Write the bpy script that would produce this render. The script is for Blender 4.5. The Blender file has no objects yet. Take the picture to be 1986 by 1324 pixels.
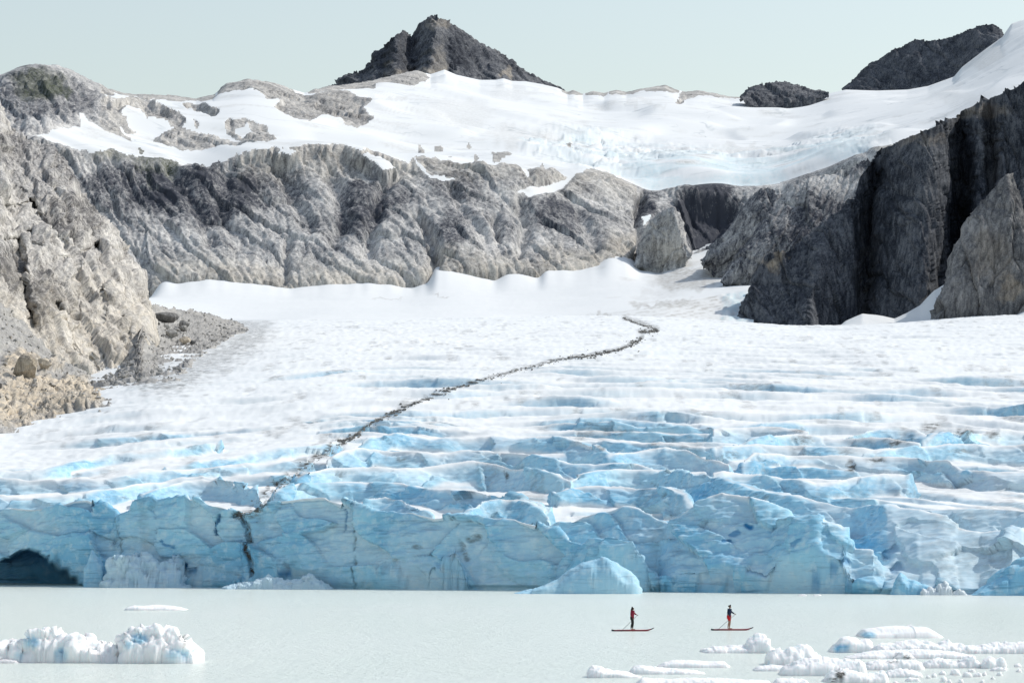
import bpy, bmesh, math, random
import numpy as np
from mathutils import Vector, Matrix

random.seed(11)
RNG = np.random.RandomState(11)
scene = bpy.context.scene
COL = scene.collection

# ------------------------------------------------------------------ camera
F = 5517.0      # focal length in photo pixels (100 mm on a 36 mm sensor, 1986 px wide)
CAMH = 7.0      # eye height above the lake
CX, YH = 993.0, 1038.0   # principal column and horizon row
cam_d = bpy.data.cameras.new('camera')
cam = bpy.data.objects.new('camera', cam_d)
COL.objects.link(cam)
cam.location = (0, 0, CAMH)
cam.rotation_euler = (math.radians(90), 0, 0)
cam_d.lens = 100.0
cam_d.sensor_width = 36.0
cam_d.shift_y = (YH - 662.0) / 1986.0
cam_d.clip_start = 1.0
cam_d.clip_end = 30000.0
scene.camera = cam

# ------------------------------------------------------------------ light
SUN_AZ, SUN_EL = 66.0, 46.0     # degrees right of the view axis, above the horizon
world = bpy.data.worlds.new('World')
scene.world = world
world.use_nodes = True
wn = world.node_tree
wn.nodes.clear()
w_out = wn.nodes.new('ShaderNodeOutputWorld')
w_bg = wn.nodes.new('ShaderNodeBackground')
w_sky = wn.nodes.new('ShaderNodeTexSky')
w_sky.sky_type = 'NISHITA'
w_sky.sun_disc = False
w_sky.sun_elevation = math.radians(SUN_EL)
w_sky.sun_rotation = math.radians(SUN_AZ)
w_sky.altitude = 300
w_sky.air_density = 1.6
w_sky.dust_density = 1.5
w_sky.ozone_density = 1.0
w_bg.inputs['Strength'].default_value = 0.13
w_hsv = wn.nodes.new('ShaderNodeHueSaturation')     # thin high haze whitens the whole sky
w_hsv.inputs['Saturation'].default_value = 0.72
wn.links.new(w_sky.outputs['Color'], w_hsv.inputs['Color'])
wn.links.new(w_hsv.outputs['Color'], w_bg.inputs['Color'])
wn.links.new(w_bg.outputs['Background'], w_out.inputs['Surface'])

sun_d = bpy.data.lights.new('sun', 'SUN')
sun_d.energy = 2.65
sun_d.angle = math.radians(0.53)
sun_d.color = (1.0, 0.945, 0.86)
sun = bpy.data.objects.new('sun', sun_d)
COL.objects.link(sun)
_a, _e = math.radians(SUN_AZ), math.radians(SUN_EL)
_to_sun = Vector((math.sin(_a) * math.cos(_e), math.cos(_a) * math.cos(_e), math.sin(_e)))
sun.rotation_euler = _to_sun.to_track_quat('Z', 'Y').to_euler()
sun.location = _to_sun * 500

scene.view_settings.view_transform = 'Standard'
scene.view_settings.look = 'None'
scene.view_settings.gamma = 1.0
scene.view_settings.exposure = 0.14
scene.view_settings.use_curve_mapping = False
scene.cycles.max_bounces = 6
scene.cycles.diffuse_bounces = 3
scene.cycles.glossy_bounces = 2

# ------------------------------------------------------------------ noise
f32 = np.float32
_perm = RNG.permutation(256).astype(np.int32)
PERM = np.concatenate([_perm, _perm, _perm])
_g = RNG.normal(size=(256, 3))
_g /= np.linalg.norm(_g, axis=1)[:, None]
GX, GY, GZ = (_g[:, 0] * 1.5).astype(f32), (_g[:, 1] * 1.5).astype(f32), (_g[:, 2] * 1.5).astype(f32)


def pn(x, y, z, seed=0):
    """3-D gradient noise, about -1..1, on arrays."""
    x, y, z = np.broadcast_arrays(np.asarray(x, f32), np.asarray(y, f32), np.asarray(z, f32))
    xf, yf, zf = np.floor(x), np.floor(y), np.floor(z)
    xi, yi, zi = xf.astype(np.int32) + seed * 17, yf.astype(np.int32) + seed * 31, zf.astype(np.int32)
    fx, fy, fz = x - xf, y - yf, z - zf
    u, v, w = [t * t * t * (t * (t * 6 - 15) + 10) for t in (fx, fy, fz)]
    x0, x1 = xi & 255, (xi + 1) & 255
    a0, a1 = PERM[x0], PERM[x1]
    y0, y1 = yi & 255, (yi + 1) & 255
    z0, z1 = zi & 255, (zi + 1) & 255
    b00, b01, b10, b11 = PERM[a0 + y0], PERM[a0 + y1], PERM[a1 + y0], PERM[a1 + y1]

    def gd(h, dx, dy, dz):
        return GX[h] * dx + GY[h] * dy + GZ[h] * dz
    c = []
    for zz, dz in ((z0, fz), (z1, fz - 1)):
        n00 = gd(PERM[b00 + zz], fx, fy, dz)
        n10 = gd(PERM[b10 + zz], fx - 1, fy, dz)
        n01 = gd(PERM[b01 + zz], fx, fy - 1, dz)
        n11 = gd(PERM[b11 + zz], fx - 1, fy - 1, dz)
        n0 = n00 + u * (n10 - n00)
        n1 = n01 + u * (n11 - n01)
        c.append(n0 + v * (n1 - n0))
    return c[0] + w * (c[1] - c[0])


def fbm(x, y, z, octaves=4, gain=0.5, seed=0):
    s, a = 0, 1.0
    for i in range(octaves):
        s = s + a * pn(x, y, z, seed + i)
        x, y, z, a = x * 2.03, y * 2.03, z * 2.03, a * gain
    return s


def ridged(x, y, z, octaves=3, gain=0.5, seed=0):
    s, a = 0, 1.0
    for i in range(octaves):
        s = s + a * (1 - 2.2 * np.abs(pn(x, y, z, seed + i)))
        x, y, z, a = x * 2.07, y * 2.07, z * 2.07, a * gain
    return s


def worley(u, v, seed=0):
    """2-D cells: F1, F2 and a flat tilted facet height per cell."""
    u, v = np.asarray(u, f32), np.asarray(v, f32)
    ui, vi = np.floor(u), np.floor(v)
    f1 = np.full(u.shape, 9, f32); f2 = np.full(u.shape, 9, f32); fac = np.zeros(u.shape, f32)
    for dx in (-1, 0, 1):
        for dy in (-1, 0, 1):
            cx, cy = (ui + dx), (vi + dy)
            h = PERM[PERM[(cx.astype(np.int32) + seed * 13) & 255] + (cy.astype(np.int32) & 255)]
            h2 = PERM[h + 57]
            ox, oy = cx + h.astype(f32) / 255, cy + h2.astype(f32) / 255
            ddx, ddy = u - ox, v - oy
            d = ddx * ddx + ddy * ddy
            h3 = PERM[h2 + 91]
            val = GX[h3] * ddx + GY[h3] * ddy + GZ[h3] * 0.5
            near = d < f1
            f2 = np.where(near, f1, np.minimum(f2, d))
            fac = np.where(near, val, fac)
            f1 = np.where(near, d, f1)
    return np.sqrt(f1), np.sqrt(f2), fac


def sstep(a, b, x):
    t = np.clip((x - a) / (b - a), 0, 1)
    return t * t * (3 - 2 * t)


def blur(a, n, axis):
    """box blur of half width n, twice, edges clamped"""
    if n < 1:
        return a
    for _ in range(2):
        pad = [(0, 0)] * a.ndim
        pad[axis] = (n + 1, n)
        c = np.cumsum(np.pad(a, pad, mode='edge').astype(np.float64), axis=axis)
        hi = [slice(None)] * a.ndim; lo = [slice(None)] * a.ndim
        hi[axis] = slice(2 * n + 1, None); lo[axis] = slice(0, -(2 * n + 1))
        a = ((c[tuple(hi)] - c[tuple(lo)]) / (2 * n + 1)).astype(f32)
    return a


def world_of(px, py, D):
    """point at forward distance D seen in photo column px, row py"""
    px, py, D = np.broadcast_arrays(np.asarray(px, f32), np.asarray(py, f32), np.asarray(D, f32))
    return np.stack([(px - CX) / F * D, D, CAMH + (YH - py) / F * D], axis=-1).astype(f32)


def screen_of(V):
    return CX + V[..., 0] / V[..., 1] * F, YH - (V[..., 2] - CAMH) / V[..., 1] * F


def normals(V):
    du = np.gradient(V, axis=1)
    dv = np.gradient(V, axis=0)
    n = np.cross(du, dv)
    n /= np.maximum(np.linalg.norm(n, axis=-1, keepdims=True), 1e-9)
    return n.astype(f32)


def poly_sd(px, py, poly):
    """signed distance to a polygon, positive inside"""
    P = np.asarray(poly, f32)
    d = np.full(px.shape, 1e9, f32)
    ins = np.zeros(px.shape, bool)
    for i in range(len(P)):
        ax, ay = P[i - 1]; bx, by = P[i]
        ex, ey = bx - ax, by - ay
        t = np.clip(((px - ax) * ex + (py - ay) * ey) / max(ex * ex + ey * ey, 1e-6), 0, 1)
        qx, qy = px - ax - t * ex, py - ay - t * ey
        d = np.minimum(d, qx * qx + qy * qy)
        if ay != by:
            cr = ((ay > py) != (by > py)) & (px < (bx - ax) * (py - ay) / (by - ay) + ax)
            ins ^= cr
    d = np.sqrt(d)
    return np.where(ins, d, -d)


def line_d(px, py, pts):
    """distance to an open polyline and the position along it (0..n-1)"""
    P = np.asarray(pts, f32)
    d = np.full(px.shape, 1e9, f32); s = np.zeros(px.shape, f32)
    for i in range(len(P) - 1):
        ax, ay = P[i][:2]; bx, by = P[i + 1][:2]
        ex, ey = bx - ax, by - ay
        t = np.clip(((px - ax) * ex + (py - ay) * ey) / max(ex * ex + ey * ey, 1e-6), 0, 1)
        dd = np.hypot(px - ax - t * ex, py - ay - t * ey)
        s = np.where(dd < d, i + t, s)
        d = np.minimum(d, dd)
    return d, s


def rows_interp(row, cols):
    r = np.asarray(row, f32)
    return np.interp(cols, r[:, 0], r[:, 1]).astype(f32), np.interp(cols, r[:, 0], r[:, 2]).astype(f32)


def loft(rows, cols, counts, sm=0):
    """surface through control lines; each row is [(px, py, D), ...]; returns px, py, D grids"""
    PY, DD = [], []
    for i in range(len(rows) - 1):
        a, b = rows_interp(rows[i], cols), rows_interp(rows[i + 1], cols)
        n = counts[i]
        t = np.linspace(0, 1, n, endpoint=(i == len(rows) - 2))[:, None]
        PY.append(a[0] * (1 - t) + b[0] * t)
        DD.append(a[1] * (1 - t) + b[1] * t)
    PY, DD = np.concatenate(PY).astype(f32), np.concatenate(DD).astype(f32)
    if sm:
        DD = blur(DD, sm, 0)
    PX = np.broadcast_to(cols.astype(f32), PY.shape)
    return PX, PY, DD


# ------------------------------------------------------------------ mesh building
def tag(o, label=None, cat=None, group=None, kind=None):
    if label: o['label'] = label
    if cat: o['category'] = cat
    if group: o['group'] = group
    if kind: o['kind'] = kind
    return o


def new_mesh(name, verts, quads, mat, attrs=None, parent=None, smooth=True):
    verts = np.ascontiguousarray(verts, f32)
    assert np.isfinite(verts).all(), name
    quads = np.ascontiguousarray(quads, np.int32)
    k = quads.shape[1]
    me = bpy.data.meshes.new(name)
    me.vertices.add(len(verts)); me.vertices.foreach_set('co', verts.ravel())
    me.loops.add(quads.size); me.loops.foreach_set('vertex_index', quads.ravel())
    me.polygons.add(len(quads))
    me.polygons.foreach_set('loop_start', np.arange(0, quads.size, k, dtype=np.int32))
    me.polygons.foreach_set('loop_total', np.full(len(quads), k, np.int32))
    me.polygons.foreach_set('use_smooth', np.full(len(quads), smooth))
    for an, av in (attrs or {}).items():
        at = me.attributes.new(an, 'FLOAT', 'POINT')
        at.data.foreach_set('value', np.ascontiguousarray(av, f32).ravel())
    me.materials.append(mat)
    me.update(calc_edges=True)
    me.validate()
    o = bpy.data.objects.new(name, me)
    COL.objects.link(o)
    if parent: o.parent = parent
    return o


def grid_mesh(name, V, mat, attrs=None, mask=None, smooth=True, parent=None, flip=True):
    R, C = V.shape[:2]
    idx = np.arange(R * C).reshape(R, C)
    q = np.stack([idx[:-1, :-1], idx[:-1, 1:], idx[1:, 1:], idx[1:, :-1]], axis=-1)
    q = q[mask] if mask is not None else q.reshape(-1, 4)
    q = q.reshape(-1, 4)
    used = np.unique(q)
    remap = np.zeros(R * C, np.int64); remap[used] = np.arange(len(used))
    at = {k: np.broadcast_to(v, (R, C)).reshape(-1)[used] for k, v in (attrs or {}).items()}
    return new_mesh(name, V.reshape(-1, 3)[used], remap[q], mat, at, parent, smooth)


# ------------------------------------------------------------------ materials
def mat_new(name):
    m = bpy.data.materials.new(name); m.use_nodes = True
    nt = m.node_tree
    return m, nt, nt.nodes['Principled BSDF'], nt.links


def N(nt, t, **kw):
    n = nt.nodes.new(t)
    for k, v in kw.items():
        setattr(n, k, v)
    return n


def mixc(nt, a, b, fac, blend='MIX'):
    n = N(nt, 'ShaderNodeMix', data_type='RGBA', blend_type=blend)
    for s, v in ((n.inputs[6], a), (n.inputs[7], b), (n.inputs[0], fac)):
        if hasattr(v, 'links'):
            nt.links.new(v, s)
        elif isinstance(v, (int, float)):
            s.default_value = v
        else:
            s.default_value = (*v, 1)
    return n.outputs[2]


def math_n(nt, op, a, b=None, clamp=False):
    n = N(nt, 'ShaderNodeMath', operation=op, use_clamp=clamp)
    for s, v in zip(n.inputs, (a, b)):
        if v is None: continue
        if hasattr(v, 'links'): nt.links.new(v, s)
        else: s.default_value = v
    return n.outputs[0]


def coords(nt, scale=(1, 1, 1), rot=(0, 0, 0)):
    tc = N(nt, 'ShaderNodeTexCoord')
    mp = N(nt, 'ShaderNodeMapping')
    mp.inputs['Scale'].default_value = scale
    mp.inputs['Rotation'].default_value = rot
    nt.links.new(tc.outputs['Object'], mp.inputs['Vector'])
    return mp.outputs['Vector']


def noise(nt, vec, scale, detail=4, rough=0.55, dist=0.0):
    n = N(nt, 'ShaderNodeTexNoise')
    n.inputs['Scale'].default_value = scale
    n.inputs['Detail'].default_value = detail
    n.inputs['Roughness'].default_value = rough
    n.inputs['Distortion'].default_value = dist
    nt.links.new(vec, n.inputs['Vector'])
    return n.outputs['Fac']


def ramp(nt, fac, stops, interp='LINEAR'):
    r = N(nt, 'ShaderNodeValToRGB')
    cr = r.color_ramp; cr.interpolation = interp
    while len(cr.elements) < len(stops): cr.elements.new(0.5)
    for e, (p, c) in zip(cr.elements, stops):
        e.position = p
        e.color = (c, c, c, 1) if isinstance(c, (int, float)) else (*c, 1)
    nt.links.new(fac, r.inputs['Fac'])
    return r.outputs['Color']


def attr(nt, name):
    n = N(nt, 'ShaderNodeAttribute', attribute_name=name)
    return n.outputs['Fac']


def bump(nt, bsdf, h, strength, dist):
    b = N(nt, 'ShaderNodeBump')
    b.inputs['Strength'].default_value = strength
    b.inputs['Distance'].default_value = dist
    nt.links.new(h, b.inputs['Height'])
    nt.links.new(b.outputs['Normal'], bsdf.inputs['Normal'])


def rock_material(name, S, light, mid, dark, warm, lean=0.35):
    """granite: light and dark blotches, streaks down the fall line; 'stain' = dark lichen, 'pale' = fresh beige rock"""
    m, nt, b, L = mat_new(name)
    v = coords(nt)
    streak = coords(nt, (1, 1, 0.16), (0, lean, 0))
    n1 = noise(nt, v, 0.03 / S, 3, 0.6)
    n2 = noise(nt, streak, 0.30 / S, 5, 0.72)
    n3 = noise(nt, v, 0.9 / S, 4, 0.8)
    t = math_n(nt, 'ADD', math_n(nt, 'MULTIPLY', n1, 0.55), math_n(nt, 'ADD', math_n(nt, 'MULTIPLY', n2, 0.9), math_n(nt, 'MULTIPLY', n3, 0.7)))
    t = math_n(nt, 'SUBTRACT', t, 0.075)
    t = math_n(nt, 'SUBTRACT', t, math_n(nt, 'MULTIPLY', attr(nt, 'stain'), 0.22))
    mr = N(nt, 'ShaderNodeMapRange'); L.new(t, mr.inputs['Value'])
    mr.inputs['From Min'].default_value = 0.76; mr.inputs['From Max'].default_value = 1.24
    c = ramp(nt, mr.outputs['Result'], [(0.0, dark), (0.38, mid), (0.75, light), (1.0, tuple(min(1, x * 1.3) for x in light))])
    wn_ = noise(nt, v, 0.08 / S, 3, 0.5)
    wf = math_n(nt, 'MULTIPLY', attr(nt, 'pale'), ramp(nt, wn_, [(0.25, 0.35), (0.6, 1.0)]))
    wc = mixc(nt, warm, (1, 1, 1), 0.0)
    wtex = ramp(nt, mr.outputs['Result'], [(0.1, tuple(x * 0.45 for x in warm)), (0.5, tuple(x * 0.9 for x in warm)), (0.8, tuple(min(1, x * 1.15) for x in warm))])
    c = mixc(nt, c, wtex, wf)
    # moss and rusty weathering
    mo = math_n(nt, 'MULTIPLY', attr(nt, 'moss'), ramp(nt, n3, [(0.42, 0.0), (0.6, 1.0)]))
    c = mixc(nt, c, (0.045, 0.06, 0.02), mo)
    L.new(c, b.inputs['Base Color'])
    b.inputs['Roughness'].default_value = 0.92
    b.inputs['Specular IOR Level'].default_value = 0.2
    return m


M = {}
M['rock'] = rock_material('grey granite', 1.0, (0.60, 0.59, 0.57), (0.30, 0.30, 0.303), (0.055, 0.060, 0.076), (0.55, 0.51, 0.44))
M['rock_left'] = rock_material('warm grey granite', 0.5, (0.62, 0.60, 0.565), (0.33, 0.32, 0.31), (0.05, 0.051, 0.058), (0.60, 0.55, 0.47), 0.15)
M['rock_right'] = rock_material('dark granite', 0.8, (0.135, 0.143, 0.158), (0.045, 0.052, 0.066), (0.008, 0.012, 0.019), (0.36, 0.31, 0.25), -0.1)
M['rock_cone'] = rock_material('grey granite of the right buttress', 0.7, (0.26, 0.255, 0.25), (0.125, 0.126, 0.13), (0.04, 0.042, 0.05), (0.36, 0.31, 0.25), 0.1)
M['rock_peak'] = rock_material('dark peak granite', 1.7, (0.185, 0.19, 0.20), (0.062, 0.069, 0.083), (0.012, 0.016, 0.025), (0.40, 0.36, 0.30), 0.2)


def snow_material():
    m, nt, b, L = mat_new('old summer snow')
    v = coords(nt, (1, 0.35, 1))
    n1 = noise(nt, v, 0.02, 4, 0.6)
    n2 = noise(nt, v, 0.3, 5, 0.65)
    base = mixc(nt, (0.76, 0.785, 0.79), (0.83, 0.845, 0.845), n1)
    dn = math_n(nt, 'MULTIPLY', attr(nt, 'dirt'), ramp(nt, n2, [(0.35, 0.25), (0.65, 1.0)]))
    ln = ramp(nt, noise(nt, coords(nt, (0.30, 0.42, 0.1), (0, 0, 0.12)), 0.03, 3, 0.5, 0.6), [(0.484, 0.0), (0.5, 1.0), (0.516, 0.0)])   # narrow grey lines, crevasse shade put into the snow colour
    lm = ramp(nt, n1, [(0.45, 0.0), (0.62, 0.55)])
    base = mixc(nt, base, (0.42, 0.47, 0.50), math_n(nt, 'MULTIPLY', math_n(nt, 'MULTIPLY', ln, lm), attr(nt, 'lines')))
    c = mixc(nt, base, (0.30, 0.275, 0.235), dn)
    bl = math_n(nt, 'MULTIPLY', attr(nt, 'blue'), ramp(nt, n2, [(0.3, 0.3), (0.6, 1.0)]))
    c = mixc(nt, c, (0.42, 0.66, 0.74), bl)
    L.new(c, b.inputs['Base Color'])
    b.inputs['Roughness'].default_value = 0.8
    b.inputs['Specular IOR Level'].default_value = 0.13
    return m


def ice_material(name='glacier ice', S=1.0, w0=(0.79, 0.82, 0.825), w1=(0.89, 0.90, 0.895)):
    """white weathered crust, blue clear ice on fresh faces ('blue'), 'dirt' = rock dust, foliation bands"""
    m, nt, b, L = mat_new(name)
    v = coords(nt)
    band = coords(nt, (0.07, 0.2, 1.0), (0, -0.13, 0))
    nb = noise(nt, band, 2.6 / S, 5, 0.7, 0.3)
    nf = noise(nt, v, 0.8 / S, 5, 0.65)
    nl = noise(nt, v, 0.09 / S, 3, 0.5)
    bl = attr(nt, 'blue')
    white = mixc(nt, w0, w1, nf)
    iceb = mixc(nt, (0.38, 0.68, 0.83), (0.16, 0.47, 0.70), ramp(nt, nl, [(0.35, 0.0), (0.65, 1.0)]))
    iceb = mixc(nt, iceb, (0.66, 0.80, 0.85), ramp(nt, nf, [(0.46, 0.0), (0.68, 0.65)]))
    iceb = mixc(nt, iceb, (0.08, 0.24, 0.38), math_n(nt, 'MULTIPLY', ramp(nt, nb, [(0.52, 0.0), (0.68, 0.8)]), ramp(nt, nl, [(0.3, 0.35), (0.6, 1.0)])))
    c = mixc(nt, white, iceb, math_n(nt, 'MULTIPLY', bl, math_n(nt, 'ADD', 0.75, math_n(nt, 'MULTIPLY', nf, 0.5)), True))
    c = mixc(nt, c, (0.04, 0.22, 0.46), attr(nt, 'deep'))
    dv = coords(nt, (0.35, 0.6, 1.0), (0, -0.2, 0))
    dn = noise(nt, dv, 1.2 / S, 6, 0.72)
    df = math_n(nt, 'MULTIPLY', attr(nt, 'dirt'), ramp(nt, dn, [(0.40, 0.0), (0.58, 1.0)]))
    c = mixc(nt, c, (0.10, 0.095, 0.085), df)
    L.new(c, b.inputs['Base Color'])
    b.inputs['Roughness'].default_value = 0.6
    b.inputs['Specular IOR Level'].default_value = 0.12
    return m


def plain(name, col, rough=0.6, spec=0.3, var=0.12, scale=6.0):
    m, nt, b, L = mat_new(name)
    n = noise(nt, coords(nt), scale, 4, 0.6)
    L.new(mixc(nt, tuple(c * (1 - var) for c in col), tuple(min(1, c * (1 + var)) for c in col), n), b.inputs['Base Color'])
    b.inputs['Roughness'].default_value = rough
    b.inputs['Specular IOR Level'].default_value = spec
    return m


M['snow'] = snow_material()
M['ice'] = ice_material()


def water_material():
    m, nt, b, L = mat_new('milky glacial water')
    v = coords(nt, (1, 1, 1))
    n1 = noise(nt, coords(nt, (0.5, 0.12, 1)), 0.12, 3, 0.5)
    L.new(mixc(nt, (0.78, 0.865, 0.785), (0.91, 0.95, 0.90), n1), b.inputs['Base Color'])
    b.inputs['Specular IOR Level'].default_value = 0.3
    b.inputs['Roughness'].default_value = 0.22
    b.inputs['IOR'].default_value = 1.33
    w = math_n(nt, 'ADD', noise(nt, coords(nt, (1, 1.6, 1)), 2.4, 5, 0.65), math_n(nt, 'MULTIPLY', noise(nt, v, 0.5, 2, 0.5), 0.8))
    bump(nt, b, w, 1.0, 0.22)
    return m


M['water'] = water_material()
M['scree'] = rock_material('scree stone', 0.25, (0.42, 0.41, 0.39), (0.29, 0.285, 0.275), (0.12, 0.12, 0.12), (0.58, 0.50, 0.39))


# ------------------------------------------------------------------ relief functions
def rock_relief(V, S=1.0, lean=0.0, seed=0, big=1.0, rib=1.0, fac=1.0, vert=1.0):
    """broad bulges, long slabs and flutes down the fall line, joints, broken small blocks"""
    x, y, z = V[..., 0] / S, V[..., 1] / S, V[..., 2] / S
    xs = x + lean * z
    w1 = pn(x / 34, y / 34, z / 34, seed + 5)
    w2 = pn(x / 9, y / 40, z / 9, seed + 6)
    d = big * 4.5 * fbm(x / 80, y / 90, z / 70, 2, 0.42, seed)
    wx = xs + 4 * w1 + 0.7 * w2
    wz = z + 6 * w1 + 1.2 * w2
    f1, f2, fc = worley(wx / 17 + 0.02 * y, wz / 38 * vert, seed + 1)
    d = d + fac * (2.7 * fc - 1.5 * (1 - sstep(0.0, 0.10, f2 - f1)))
    g1, g2, gc = worley(wx / 6.2 + 0.015 * y, wz / 15 * vert, seed + 2)
    d = d + fac * (1.15 * gc - 0.8 * (1 - sstep(0.0, 0.13, g2 - g1)))
    d = d + rib * 0.75 * ridged((wx + 2 * w2) / 4.5, y / 45, wz / 17 * vert, 2, 0.6, seed + 8)
    h1, h2, hc = worley(wx / 2.7 + 0.02 * y, wz / 6.0 * vert, seed + 7)
    d = d + fac * (0.5 * hc - 0.3 * (1 - sstep(0.0, 0.2, h2 - h1)))
    d = d + 0.3 * pn(wx / 1.9, y / 60, z / 9.0, seed + 11)
    return d * S


def rock_mass(name, top, base, step=2.2, rows=None, S=1.0, lean=0.0, seed=0, bulge=0.0, back=120.0, mat='rock',
              big=1.0, rib=1.0, fac=1.0, vert=1.0, under=40.0, pale=None, stain=None, moss=None, shape=None, rake=None, edge=True, kind='structure', label=None):
    """rock buttress: surface from a foot line up to a crest line and down again behind it"""
    x0, x1 = top[0][0], top[-1][0]
    n = int((x1 - x0) / step) + 2
    cols = np.linspace(x0, x1, n)
    tp, td = rows_interp(top, cols); bp, bd = rows_interp(base, cols)
    if rake is not None:      # crest set back from the foot in proportion to the height of the face
        td = bd + rake * np.maximum(bp - tp, 0) / F * bd
    hgt = np.max(bp - tp)
    nr = rows or int(hgt / step) + 4
    r_top = np.stack([cols, tp, td], 1); r_base = np.stack([cols, bp, bd], 1)
    r_under = r_base.copy(); r_under[:, 1] += under * np.clip(np.minimum(cols - x0 + 2, (x1 - cols + 2)) / 26, 0, 1); r_under[:, 2] -= 2 * S
    r_back = r_top.copy(); r_back[:, 2] += back; r_back[:, 1] += 0.45 * np.maximum(bp - tp, 4) + 6
    PX, PY, DD = loft([r_under, r_base, r_top, r_back], cols, [max(4, int(under / step / 2)), nr, max(6, nr // 6)], 0)
    t = np.clip((bp - PY) / np.maximum(bp - tp, 1), 0, 1)
    k0 = max(4, int(under / step / 2)) + nr
    t[k0:] = 1
    DD = DD - bulge * np.clip(np.sin(np.pi * t), 0, 1) ** 0.8
    if shape is not None:
        DD = DD + shape(PX, PY, t)
    V = world_of(PX, PY, DD)
    Nn = normals(V)
    d = rock_relief(V, S, lean, seed, big, rib, fac, vert)
    if edge:   # keep the crest line where it is on the whole, let only the finer relief move it
        d = d - blur(d, 12, 1) * (sstep(0.75, 1.0, t) * 0.8)
    V = V + Nn * np.clip(d, -9 * S, 9 * S)[..., None] * -1.0 * np.sign(np.sum(Nn * V, axis=-1, keepdims=True))
    z0 = np.zeros_like(PX)
    at = {'stain': stain(PX, PY) if stain else z0, 'pale': pale(PX, PY) if pale else z0, 'moss': moss(PX, PY) if moss else z0}
    o = grid_mesh(name, V, M[mat], at)
    return tag(o, label, kind=kind), (PX, PY, DD, V)


def blobs(spec):
    """soft blobs of stain and painted shade: list of (px, py, rx, ry, value)"""
    def f(PX, PY):
        s = np.zeros(PX.shape, f32)
        wx = PX + 14 * pn(PX / 22, PY / 22, 0.5, 3) + 6 * pn(PX / 7, PY / 7, 0.5, 4)
        wy = PY + 14 * pn(PX / 22, PY / 22, 7.5, 5) + 6 * pn(PX / 7, PY / 7, 7.5, 6)
        for cx, cy, rx, ry, v in spec:
            r = np.hypot((wx - cx) / rx, (wy - cy) / ry)
            s = s + v * (1 - sstep(0.55, 1.1, r))
        return np.clip(s, -1, 1.6)
    return f

# ================================================================== SETTING
# ------------------------------------------------------------------ lake
def build_lake():
    xs = np.linspace(-900, 900, 25); ys = np.linspace(-150, 520, 21)
    X, Y = np.meshgrid(xs, ys)
    V = np.stack([X, Y, np.zeros_like(X)], -1)
    tag(grid_mesh('lake', V, M['water']), 'pale milky green glacial lake with fine ripples', kind='structure')


build_lake()


def front_D(px):
    return 38619.0 / (97.0 + 0.0098 * np.asarray(px, f32))


# ------------------------------------------------------------------ lower glacier
G_D = np.array([320, 345, 365, 385, 400, 425, 450, 480, 510, 540, 570, 605, 640, 680, 720, 770, 820, 880, 950, 1050, 1150, 1280, 1400, 1520, 1650, 1900, 2200], f32)
G_ST = {
    -200: [1090, 1060, 1045, 1025, 1008, 975, 948, 922, 902, 884, 868, 850, 836, 820, 806, 792, 778, 764, 750, 735, 722, 710, 700, 690, 680, 670, 660],
    0:    [1080, 1050, 1035, 1018, 1002, 968, 940, 915, 893, 874, 857, 840, 825, 808, 794, 778, 764, 748, 732, 715, 700, 684, 672, 662, 652, 642, 635],
    350:  [1080, 1050, 1030, 1010, 992, 955, 925, 895, 870, 848, 828, 808, 790, 770, 752, 738, 722, 706, 690, 674, 660, 648, 640, 632, 626, 620, 615],
    700:  [1080, 1045, 1022, 1000, 982, 945, 915, 882, 854, 830, 810, 788, 769, 752, 736, 720, 706, 692, 679, 664, 652, 641, 632, 625, 619, 612, 606],
    1200: [1080, 1050, 1025, 1000, 980, 942, 912, 880, 852, 828, 808, 787, 768, 751, 736, 720, 706, 692, 679, 664, 652, 641, 632, 623, 614, 606, 600],
    1600: [1140, 1080, 1040, 1005, 980, 942, 912, 882, 856, 833, 813, 792, 773, 756, 740, 724, 710, 695, 681, 666, 654, 644, 637, 633, 632, 634, 640],
    2000: [1140, 1085, 1045, 1008, 982, 944, 914, 886, 860, 838, 818, 797, 778, 760, 744, 727, 712, 696, 681, 664, 650, 637, 626, 616, 608, 604, 604],
    2300: [1140, 1085, 1045, 1008, 982, 944, 914, 886, 860, 838, 818, 797, 778, 760, 744, 727, 710, 692, 675, 655, 638, 620, 605, 592, 580, 574, 570],
}
_stx = np.array(sorted(G_ST)); _sty = np.array([G_ST[k] for k in sorted(G_ST)], f32)


def base_py(px, D):
    """row of the smoothed glacier surface at column px (vector) and distances D (len px, nd)"""
    px = np.asarray(px, f32)
    i = np.clip(np.searchsorted(_stx, px) - 1, 0, len(_stx) - 2)
    t = (px - _stx[i]) / (_stx[i + 1] - _stx[i]); t = t * t * (3 - 2 * t)
    tab = _sty[i] * (1 - t[:, None]) + _sty[i + 1] * t[:, None]
    out = np.empty(D.shape, f32)
    for k in range(len(px)):
        out[k] = np.interp(D[k], G_D, tab[k])
    return out


def base_inv(px, py):
    """distance at which the smoothed surface is seen at (px, py)"""
    px = np.asarray(px, f32)
    dd = np.linspace(330, 2100, 900)
    yy = base_py(px, np.broadcast_to(dd, (len(px), 900)).astype(f32))
    return np.array([np.interp(-py[k], -yy[k], dd) for k in range(len(px))], f32)


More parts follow.
